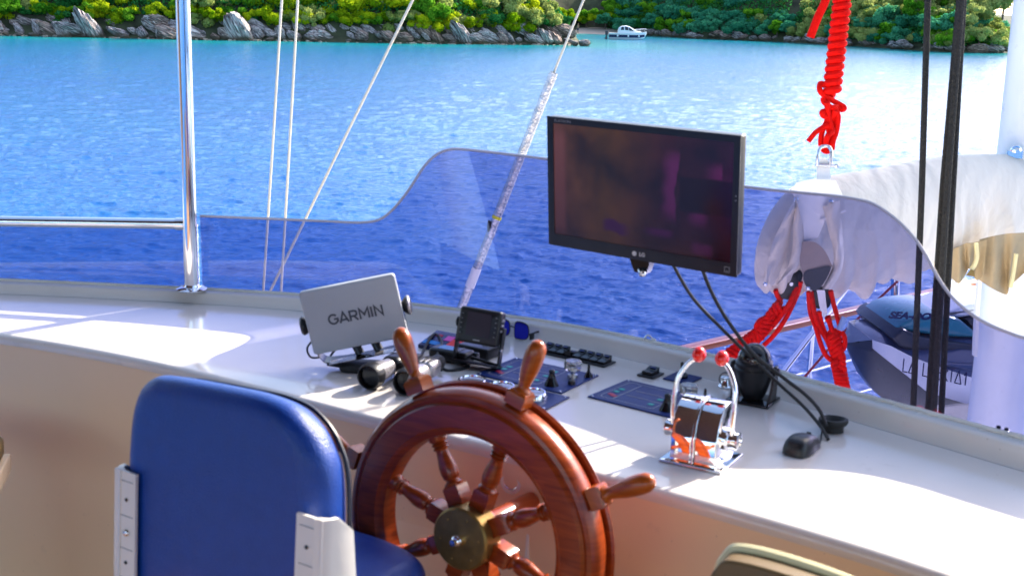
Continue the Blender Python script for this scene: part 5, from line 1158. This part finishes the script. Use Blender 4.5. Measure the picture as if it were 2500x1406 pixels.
# canvas flaps with yellow zips below the cover
def flap(tops, bots, Y, label_m, wav):
    g = G(); A = spline([(x, y, 0) for x, y in tops], 6); Bq = spline([(x, y, 0) for x, y in bots], 6); rs = []
    for i, (a, b_) in enumerate(zip(A, Bq)):
        col = []
        for k in range(9):
            t = k/8; yy = Y + wav*math.sin(i*.55 + t*1.2)*(.3+t) + .03*t; col.append(vd(a.x*(1-t)+b_.x*t, a.y*(1-t)+b_.y*t, yy))
        rs.append(col)
    g.rings(rs, closed=False, caps=False); n0 = len(g.v); g.v += [(x, y+.004, z) for x, y, z in g.v]; g.f += [tuple(i+n0 for i in reversed(f)) for f in g.f]
    return build('canvas_flap', g, MT['beige'], bm_, ang=70)
YF = 5.42
f1 = flap([(2316, 612), (2335, 605), (2350, 598), (2362, 594), (2380, 592), (2410, 585)], [(2320, 677), (2341, 692), (2358, 670), (2367, 656), (2385, 684), (2402, 668)], YF, '', .025)
f2 = flap([(2392, 585), (2420, 578), (2445, 573), (2470, 570), (2505, 568), (2560, 560)], [(2390, 683), (2422, 704), (2457, 719), (2464, 700), (2475, 690), (2530, 640)], YF+.02, '', .03)
g = G(); g.tube(spline([vd(2383, 594, YF-.035), vd(2385, 625, YF-.035), vd(2380, 645, YF-.035), vd(2371, 658, YF-.035)], 5), [.011]*16, 4); build('zip', g, MT['zip'], f1, smooth=False)
g = G(); g.tube(spline([vd(2481, 620, YF-.035), vd(2476, 655, YF-.035), vd(2470, 688, YF-.035), vd(2467, 702, YF-.035)], 5), [.010]*16, 4); build('zip', g, MT['zip'], f2, smooth=False)
g = G(); g.rings([[vd(x, y, Yy) for x, y in ((2358, 672), (2370, 657), (2377, 660), (2381, 676))] for Yy in (YF-.05, YF-.035)]); build('zip_tab', g, MT['brass'], f1, smooth=False)

# ------------------------------------------------------------------ ropes
def helix(a, b, r, turns, n, ph=0, taper=1):
    a, b = Vector(a), Vector(b); d = b-a; t = d.normalized(); u = t.orthogonal().normalized(); w = t.cross(u); out = []
    for i in range(int(turns*n)+1):
        s = i/(turns*n); an = 2*math.pi*turns*s + ph; rr = r*(1+(taper-1)*s); out.append(a + d*s + u*math.cos(an)*rr + w*math.sin(an)*rr)
    return out
Yr = 4.92
# coiled red rope above the boom
A = vd(2030, 232, Yr); Bt = vd(2056, 5, Yr+.03); ext = Bt + (Bt-A)*1.4
cr = thing('coiled_red_rope', 'red rope wound in a tight coil hanging above the boom end', 'rope', Matrix())
turns = (ext-A).length/.0295
g = G(); g.tube(helix(A, ext, .0235, turns, 14), .0155, 8); build('rope_coil', g, MT['red_rope'], cr)
g = G(); g.tube([A, ext], .014, 8); build('rope_core', g, MT['red_rope'], cr)
kn = [[(2015, 210), (2003, 205), (2002, 222), (2018, 238), (2040, 250), (2060, 262), (2056, 268), (2040, 262)], [(2010, 240), (2012, 250), (2028, 262), (2045, 262)], [(2012, 272), (2007, 275), (2012, 284), (2030, 285), (2040, 270)],
      [(2020, 240), (2020, 290), (2008, 320), (2004, 350), (2012, 368), (2026, 366), (2026, 340), (2022, 300), (2026, 260)], [(2036, 262), (2046, 285), (2042, 320), (2034, 345), (2031, 366)], [(2018, 250), (2026, 300), (2032, 322), (2022, 330), (2017, 345), (2014, 366)],
      [(2034, 285), (2036, 305), (2026, 322), (2024, 290)]]
for j, kp in enumerate(kn):
    g = G(); g.tube(spline([vd(x, y, Yr-.012*(j % 3)+.01*math.sin(i*2+j)) for i, (x, y) in enumerate(kp)], 6), .0115, 8); build('rope_strand', g, MT['red_rope'], cr)
g = G(); g.tube(spline([vd(2022, 305, Yr-.03), vd(2008, 312, Yr-.03), vd(1990, 325, Yr-.03), vd(1973, 346, Yr-.03)], 6), .0105, 8); build('rope_end', g, MT['red_rope'], cr)
g = G(); g.tube(spline([vd(2030, -60, Yr-.05), vd(2016, 0, Yr-.05), vd(1998, 40, Yr-.05), vd(1978, 92, Yr-.05)], 6), .0165, 10); build('rope_tail', g, MT['red_rope'], cr, label='loose red rope end hanging left of the coil')
# lower lashings with black blocks
def block(px0, py0, px1, py1, Y, label):
    a, b = vd(px0, py0, Y), vd(px1, py1, Y); L = (b-a).length; t = thing('pulley_block', label, 'pulley', Matrix.Translation((a+b)/2) @ (b-a).to_track_quat('Z', 'Y').to_matrix().to_4x4(), 'pulley blocks below the boom')
    for s in (-1, 1):
        g = G(); o_ = [(p.x, p.y) for p in spline([(-.026, -L*.42, 0), (.026, -L*.42, 0), (.036, 0, 0), (.026, L*.44, 0), (-.026, L*.44, 0), (-.036, 0, 0)], 4, True)]
        g.pillow(o_, .010, .004, Matrix(((0, 0, 1, s*.016-.005), (1, 0, 0, 0), (0, 1, 0, 0), (0, 0, 0, 1))), n=2); build('cheek', g, MT['black'], t)
    g = G(); g.lathe([(.024, -.009), (.018, 0), (.024, .009)], 16, T(0, 0, 0, ry=90)); build('sheave', g, MT['black'], t)
    g = G(); g.box((-.024, 0, L*.2), (.004, .020, L*.95), bev=.001); g.cyl((-.028, 0, 0), (.028, 0, 0), .008, n=10); build('strap', g, MT['steel'], t)
block(1945, 652, 1912, 728, Yr-.06, 'black pulley block tilted on the left red lashing under the boom')
block(2005, 700, 2005, 752, Yr-.03, 'black pulley block with steel strap on the right red lashing under the boom')
g = G(); g.rings([[vd(x, y, Yr-.075) for x, y in ((1994, 708), (2014, 708), (2020, 770), (2006, 774), (2000, 745))], [vd(x, y, Yr-.068) for x, y in ((1994, 708), (2014, 708), (2020, 770), (2006, 774), (2000, 745))]]); build('becket', g, MT['steel'], bpy.data.objects['pulley_block.001'], world=True, smooth=False)
def lashing(label, strands, r, Y):
    t = thing('red_lashing', label, 'rope', Matrix(), 'red lashings below the boom')
    for j, s in enumerate(strands):
        g = G(); g.tube(spline([vd(x, y, Y+.016*math.sin(i*(1.9 if len(s) < 12 else 19/len(s))+j*2.1)) for i, (x, y) in enumerate(s)], 6 if len(s) < 12 else 2), r, 8); build('rope_strand', g, MT['red_rope'], t)
    return t
def braid(p0, p1, amp, nwave, ph, n=40):
    d = Vector((p1[0]-p0[0], p1[1]-p0[1])); nn = Vector((-d.y, d.x)).normalized()
    return [(p0[0]+d.x*i/n + nn.x*amp*math.sin(ph+2*math.pi*nwave*i/n), p0[1]+d.y*i/n + nn.y*amp*math.sin(ph+2*math.pi*nwave*i/n)) for i in range(n+1)]
lashing('knotted red lashing running down left from the boom end', [
    [(1955, 688), (1946, 720), (1925, 765), (1898, 808), (1870, 838), (1840, 862)], [(1948, 692), (1930, 735), (1900, 780), (1868, 815), (1845, 838), (1818, 858)],
    [(1893, 708), (1898, 722), (1906, 740), (1890, 762), (1872, 785), (1858, 800)], [(1900, 735), (1882, 760), (1862, 790), (1848, 812), (1836, 830)]] +
    [braid((1905, 745), (1850, 820), 12, 2.5, p) for p in (0, 2.1, 4.2)] + [braid((1862, 806), (1770, 875), 12, 3.5, p) for p in (0, 2.1, 4.2)] +
    [[(1876, 772), (1855, 782), (1846, 800), (1866, 806), (1888, 795)], [(1838, 820), (1822, 828), (1812, 845), (1830, 856), (1852, 846)]], .0100, 4.84)
lashing('knotted red lashing hanging straight down from the boom', [
    [(1974, 712), (1978, 760), (1992, 800), (2004, 840), (2016, 866), (2030, 880)], [(1980, 712), (1990, 770), (2004, 805), (2020, 832), (2030, 860)], [(2000, 760), (2006, 790), (2016, 815), (2030, 835)],
    [(2028, 710), (2036, 745), (2046, 780), (2050, 800), (2040, 815)], [(2022, 770), (2030, 800), (2042, 818), (2052, 840)], [(2018, 775), (2026, 790), (2032, 812)],
    [(2024, 812), (2044, 806), (2060, 818), (2062, 845), (2050, 858), (2034, 846), (2028, 828)], [(2030, 835), (2048, 850), (2060, 875), (2050, 900), (2032, 892)]] +
    [braid((2036, 815), (2050, 905), 13, 2.5, p) for p in (0, 2.1, 4.2)] + [braid((2044, 880), (2066, 985), 13, 4, p) for p in (0, 2.1, 4.2)], .0100, 4.86)
g = G(); g.cyl(vd(2049, 805, 4.83), vd(2062, 775, 4.83), .013, n=12); build('blue_tip', g, mat('pale_blue_tape', (.25, .38, .6), .5), bpy.data.objects['red_lashing.001'], world=True)

def to_z(A, Bq, z): A, Bq = Vector(A), Vector(Bq); return A + (Bq-A)*((z-A.z)/(Bq.z-A.z))
# halyards: black braided lines
def line_obj(name, label, cat, P, r, m, group=None, n=8, top=8.0, bot=2.72):
    a, b = P[0], P[-1]; pts = [to_z(P[1], P[0], top)] + list(P) + [to_z(P[-2], P[-1], bot)]
    g = G(); g.tube(pts, r, n); return tag(build(name, g, m, None), label, cat, group)
line_obj('halyard', 'thin black halyard hanging left of the thick pair', 'rope', [vd(2265, 0, 4.3), vd(2251, 450, 4.25), vd(2230, 985, 4.2)], .0115, MT['black_rope'])
YH = 4.25
line_obj('halyard', 'black halyard forming the left strand of the thick bundle', 'rope', [vd(2343, 0, YH), vd(2303, 450, YH), vd(2267, 990, YH)], .0125, MT['black_rope'])
line_obj('halyard', 'black halyard in the middle of the thick bundle', 'rope', [vd(2347, 0, YH-.03), vd(2313, 450, YH-.03), vd(2280, 990, YH-.03)], .0125, MT['black_rope'])
line_obj('halyard', 'black halyard forming the right strand of the thick bundle', 'rope', [vd(2352, 0, YH+.02), vd(2326, 470, YH+.02), vd(2299, 990, YH+.02)], .0115, MT['black_rope'])
Yw = 5.84
line_obj('stay_wire', 'left wire of the upright pair beside the steel post', 'wire', [vd(688, 0, Yw), vd(666, 350, Yw), vd(644, 690, Yw)], .0062, MT['wire'])
line_obj('stay_wire', 'right wire of the upright pair beside the steel post', 'wire', [vd(727, 0, Yw), vd(707, 350, Yw), vd(687, 700, Yw)], .0062, MT['wire'])
line_obj('stay_wire', 'slanting stay wire crossing behind the upright pair', 'wire', [vd(1008, 0, Yw+.2), vd(850, 320, Yw+.1), vd(665, 700, Yw)], .0068, MT['wire'])
sv = thing('sleeved_stay', 'slanting stay wire with silvery padded sleeve on its lower half', 'stay', Matrix())
Ys = 6.4; pT, pM_, pB = vd(1425, 0, Ys), vd(1352, 178, Ys), vd(1130, 742, Ys)
g = G(); g.tube([to_z(pM_, pT, 9), pT, pM_, to_z(pM_, pB, 2.72)], .0062, 8); build('stay_cable', g, MT['wire'], sv)
g = G(); rsn = 60; q0 = [pM_.lerp(to_z(pM_, pB, 3.0), i/rsn) for i in range(rsn+1)]; g.tube(q0, [.0235 + .0022*mnoise.noise(Vector((i*.7, 0, 0))) for i in range(rsn+1)], 16); sl_ = build('sleeve', g, MT['foil'], sv)
g = G(); c = pM_.lerp(pB, .61); d_ = (pB-pM_).normalized(); g.cyl(c, c + d_*.016, .0255, n=16); build('yellow_band', g, MT['yellow'], sl_)
g = G(); c = pM_.lerp(pB, .655); g.ball(c + Vector((-.022, -.012, 0)), .03, 10, (.35, .4, 1.4)); build('dark_tape', g, MT['black'], sl_)
g = G(); g.cyl(pM_ - d_*.002, pM_ + d_*.006, .02, n=14); build('sleeve_mouth', g, MT['black'], sl_)
g = G(); c = pM_.lerp(pB, .84); g.cyl(c, c+d_*.11, .0262, n=16); build('worn_patch', g, MT['white_plastic'], sl_)

# ------------------------------------------------------------------ guard rail
rl = thing('guard_rail', 'varnished wooden guard rail on steel stanchions along the foredeck', 'railing', Matrix())
a, b = RAIL0 - rdir*3.0, RAIL0 + rdir*6.5; rn = Vector((-rdir.y, rdir.x, 0))
g = G(); o_ = [(p.x, p.y) for p in [Vector(q) for q in rect(.085, .046, .014, 3)]]
g.rings([[p + rn*u + Vector((0, 0, w)) for u, w in o_] for p in (a, a.lerp(b, .5), b)]); build('handrail', g, MT['rail_wood'], rl)
def on_rail(px, py): return on_wall(px, py, RAIL0, RAIL_A)
for px, r in ((1822, .016), (1986, .0185), (2262, .016), (2500, .0185)):
    q = on_rail(px, interp(px, [(1700, 848), (2390, 690), (2600, 640)])); g = G(); g.cyl((q.x, q.y, 2.7), (q.x, q.y, 3.64), r, n=14); sn = build('stanchion', g, MT['chrome'], rl)
    g = G(); g.lathe([(.05, 0), (.05, .01), (.025, .02)], 14, T(q.x, q.y, 2.7)); build('foot', g, MT['chrome'], sn)
q = on_rail(2208, 735)
g = G(); g.cyl((q.x, q.y, 2.7), vd(2186, 668, q.y), .032, n=16); build('stanchion', g, MT['chrome'], rl, label='thick bright stanchion standing above the handrail')
g = G(); g.cyl(vd(2070, 700, 8.0), vd(1895, 930, 7.2), .017, n=12); build('brace', g, MT['chrome'], rl)
for dz in (.38, .66):
    g = G(); g.cyl(a - Vector((0, 0, dz)), b - Vector((0, 0, dz)), .0065, n=8); build('guard_wire', g, MT['chrome'], rl)
g = G(); g.tube([vd(2215, 664, 8.2), vd(2050, 820, 7.9), vd(1960, 925, 7.6), vd(1890, 1010, 7.4)], .0085, 7); tag(build('red_line', g, mat('dark_red_line', (.35, .01, .03), .5), None), 'thin dark red line slanting behind the guard rail', 'rope')

# ------------------------------------------------------------------ jet ski on the foredeck
YJ = 7.35; jang = R_(4)
jP = at_y(2200, 900, YJ)
def jw(px, py): return on_wall(px, py, jP, jang)
jdir = Vector((math.cos(jang), math.sin(jang), 0)); jn = Vector((-jdir.y, jdir.x, 0))
js = thing('jet_ski', 'dark and white jet ski with teal hood stowed on the foredeck', 'jet ski', Matrix())
xs_ = [2066, 2080, 2100, 2130, 2165, 2200, 2250, 2310, 2370, 2450, 2560, 2700, 2900]
keel = [(2066, 842), (2085, 885), (2110, 930), (2150, 972), (2200, 1000), (2260, 1020), (2400, 1035), (2900, 1040)]
chin = [(2066, 838), (2095, 822), (2110, 835), (2150, 866), (2200, 906), (2280, 927), (2370, 947), (2900, 960)]
gunw = [(2066, 834), (2095, 807), (2120, 806), (2165, 826), (2230, 846), (2310, 868), (2370, 886), (2900, 900)]
deck = [(2066, 833), (2090, 812), (2125, 797), (2160, 798), (2250, 800), (2400, 800), (2900, 800)]
hw = [(2066, .03), (2085, .15), (2110, .26), (2150, .36), (2200, .44), (2300, .52), (2900, .58)]
def jring(px, ys, ws_):
    P_ = []; 
    for yy, w in zip(ys, ws_): P_.append(jw(px, yy) - jn*w)
    for yy, w in list(zip(ys, ws_))[::-1]: P_.append(jw(px, yy) + jn*w)
    return P_
# the near face is shifted toward the viewer by its half width, so heights are set on the centre plane
def band(nm, lo_, hi_, f0, f1, m, xs2, closed=True):
    g = G(); g.rings([jring(x, [interp(x, lo_), interp(x, hi_)], [interp(x, hw)*f0, interp(x, hw)*f1]) for x in xs2]); build(nm, g, m, js, ang=40)
band('lower_hull', keel, chin, .35, .93, MT['jet_dark'], xs_)
band('side_panel', chin, gunw, .935, 1.0, MT['jet_white'], [x for x in xs_ if x >= 2100])
band('nose_cap', [(2066, 838), (2100, 836)], [(2066, 834), (2100, 807)], .95, 1.0, MT['jet_dark'], xs_[:3])
band('deck', gunw, deck, .985, .55, MT['jet_blue'], xs_)
def jslab(nm, pts, off, t, m, rr=.03, ang=40):
    g = G(); c = [jw(x, y) for x, y in pts]; v0 = jw(pts[0][0], pts[0][1])
    o2 = [((p-v0).dot(jdir), p.z-v0.z) for p in c]; ar = sum(o2[i-1][0]*o2[i][1]-o2[i][0]*o2[i-1][1] for i in range(len(o2)))
    if ar < 0: o2 = o2[::-1]
    Mx = Matrix(((jdir.x, 0, -jn.x*-1, v0.x - jn.x*off), (jdir.y, 0, -jn.y*-1, v0.y - jn.y*off), (0, 1, 0, v0.z), (0, 0, 0, 1)))
    g.pillow(o2, t, rr, Mx, n=4); return build(nm, g, m, js, ang=ang)
jslab('front_cowl', [(2131, 790), (2142, 776), (2158, 768), (2200, 788), (2270, 800), (2330, 806), (2420, 812), (2420, 850), (2330, 832), (2230, 826), (2170, 820), (2146, 812)], .34, .68, MT['jet_dark'])
jslab('hood', [(2148, 772), (2166, 758), (2192, 748), (2225, 744), (2262, 742), (2300, 752), (2335, 780), (2345, 795), (2300, 796), (2240, 792), (2190, 784)], .28, .56, MT['teal'])
jslab('side_cowl', [(2205, 832), (2300, 838), (2400, 850), (2400, 880), (2330, 868), (2260, 850)], .46, .92, MT['jet_blue'], .02)
jslab('wind_deflector', [(2250, 744), (2290, 735), (2330, 722), (2390, 712), (2420, 716), (2420, 740), (2370, 742), (2330, 752), (2300, 756)], .22, .44, MT['jet_white'])
jslab('seat_front', [(2318, 756), (2360, 744), (2430, 742), (2430, 800), (2350, 800)], .24, .48, MT['jet_dark'])
g = G(); g.ball(jw(2372, 760) - jn*.40, .05, 16, (1, .6, .8)); build('mirror', g, MT['jet_white'], js)
def jtext(nm, s, px, py, size, off, m, **k):
    P_ = on_wall(px, py, jP - jn*off, jang); text(nm, s, size, m, js, Matrix.Translation(P_) @ Matrix.Rotation(jang, 4, 'Z') @ Matrix.Rotation(R_(90), 4, 'X') @ Matrix.Rotation(R_(k.pop('rot', 0)), 4, 'Z'), **k)
jtext('hood_lettering', 'SEA-DOO', 2232, 772, .055, .287, MT['navy'], bold=.003, sx=1.3, shear=.3, rot=-2)
# thin stroke lettering LA LIBERTA1
STK = {'L': [(0, 1, 0, 0), (0, 0, .5, 0)], 'A': [(0, 0, .35, 1), (.35, 1, .7, 0), (0, 0, .7, 0)], 'I': [(0, 0, 0, 1)], 'B': [(0, 0, 0, 1), (0, 1, .4, .85), (.4, .85, .1, .52), (.1, .52, .5, .3), (.5, .3, 0, 0)],
       'E': [(0, 0, 0, 1), (0, 1, .5, 1), (0, .5, .4, .5), (0, 0, .5, 0)], 'R': [(0, 0, 0, 1), (0, 1, .45, .8), (.45, .8, .05, .5), (.05, .5, .5, 0)], 'T': [(.25, 0, .25, 1), (0, 1, .55, 1)], '1': [(.1, .7, .3, 1), (.3, 1, .3, 0)], ' ': []}
g = G(); x0 = 0
xs3 = {}
P_s = on_wall(2202, 905, jP - jn*.487, jang); P_e = on_wall(2362, 940, jP - jn*.487, jang); dv = (P_e - P_s); ang_t = math.atan2(dv.z, dv.dot(jdir)); Ltot = dv.length
adv = [(c, .62 if c in 'LEBR' else .85 if c == 'A' else .3 if c == 'I' else .65) for c in 'LA LIBERTA1']; tot = sum(w for _, w in adv); sc0 = Ltot/tot; hgt_ = .078
for c, w in adv:
    for (xa, ya, xb, yb) in STK[c]:
        pa = P_s + (jdir*math.cos(ang_t) + Vector((0, 0, math.sin(ang_t))))*((x0+xa)*sc0) + Vector((0, 0, 1))*ya*hgt_; pb = P_s + (jdir*math.cos(ang_t) + Vector((0, 0, math.sin(ang_t))))*((x0+xb)*sc0) + Vector((0, 0, 1))*yb*hgt_
        g.cyl(pa - jn*.012, pb - jn*.012, .0036, n=5)
    x0 += w
build('name_lettering', g, MT['navy'], js)
g = G(); rs = []
for i in range(9):
    x = 2285 + i*12; rs.append([vd(x, interp(x, [(2285, 990), (2330, 992), (2380, 986)]) + 2*math.sin(i), 6.8), vd(x, 1045, 6.75)])
g.rings(rs, closed=False, caps=False); n0 = len(g.v); g.v += [(x, y+.06, z-.01) for x, y, z in g.v]; g.f += [tuple(i+n0 for i in reversed(f)) for f in g.f]
tag(build('folded_cloth', g, MT['canvas'], None), 'folded pale canvas at the foot of the mast below the jet ski', 'cloth')
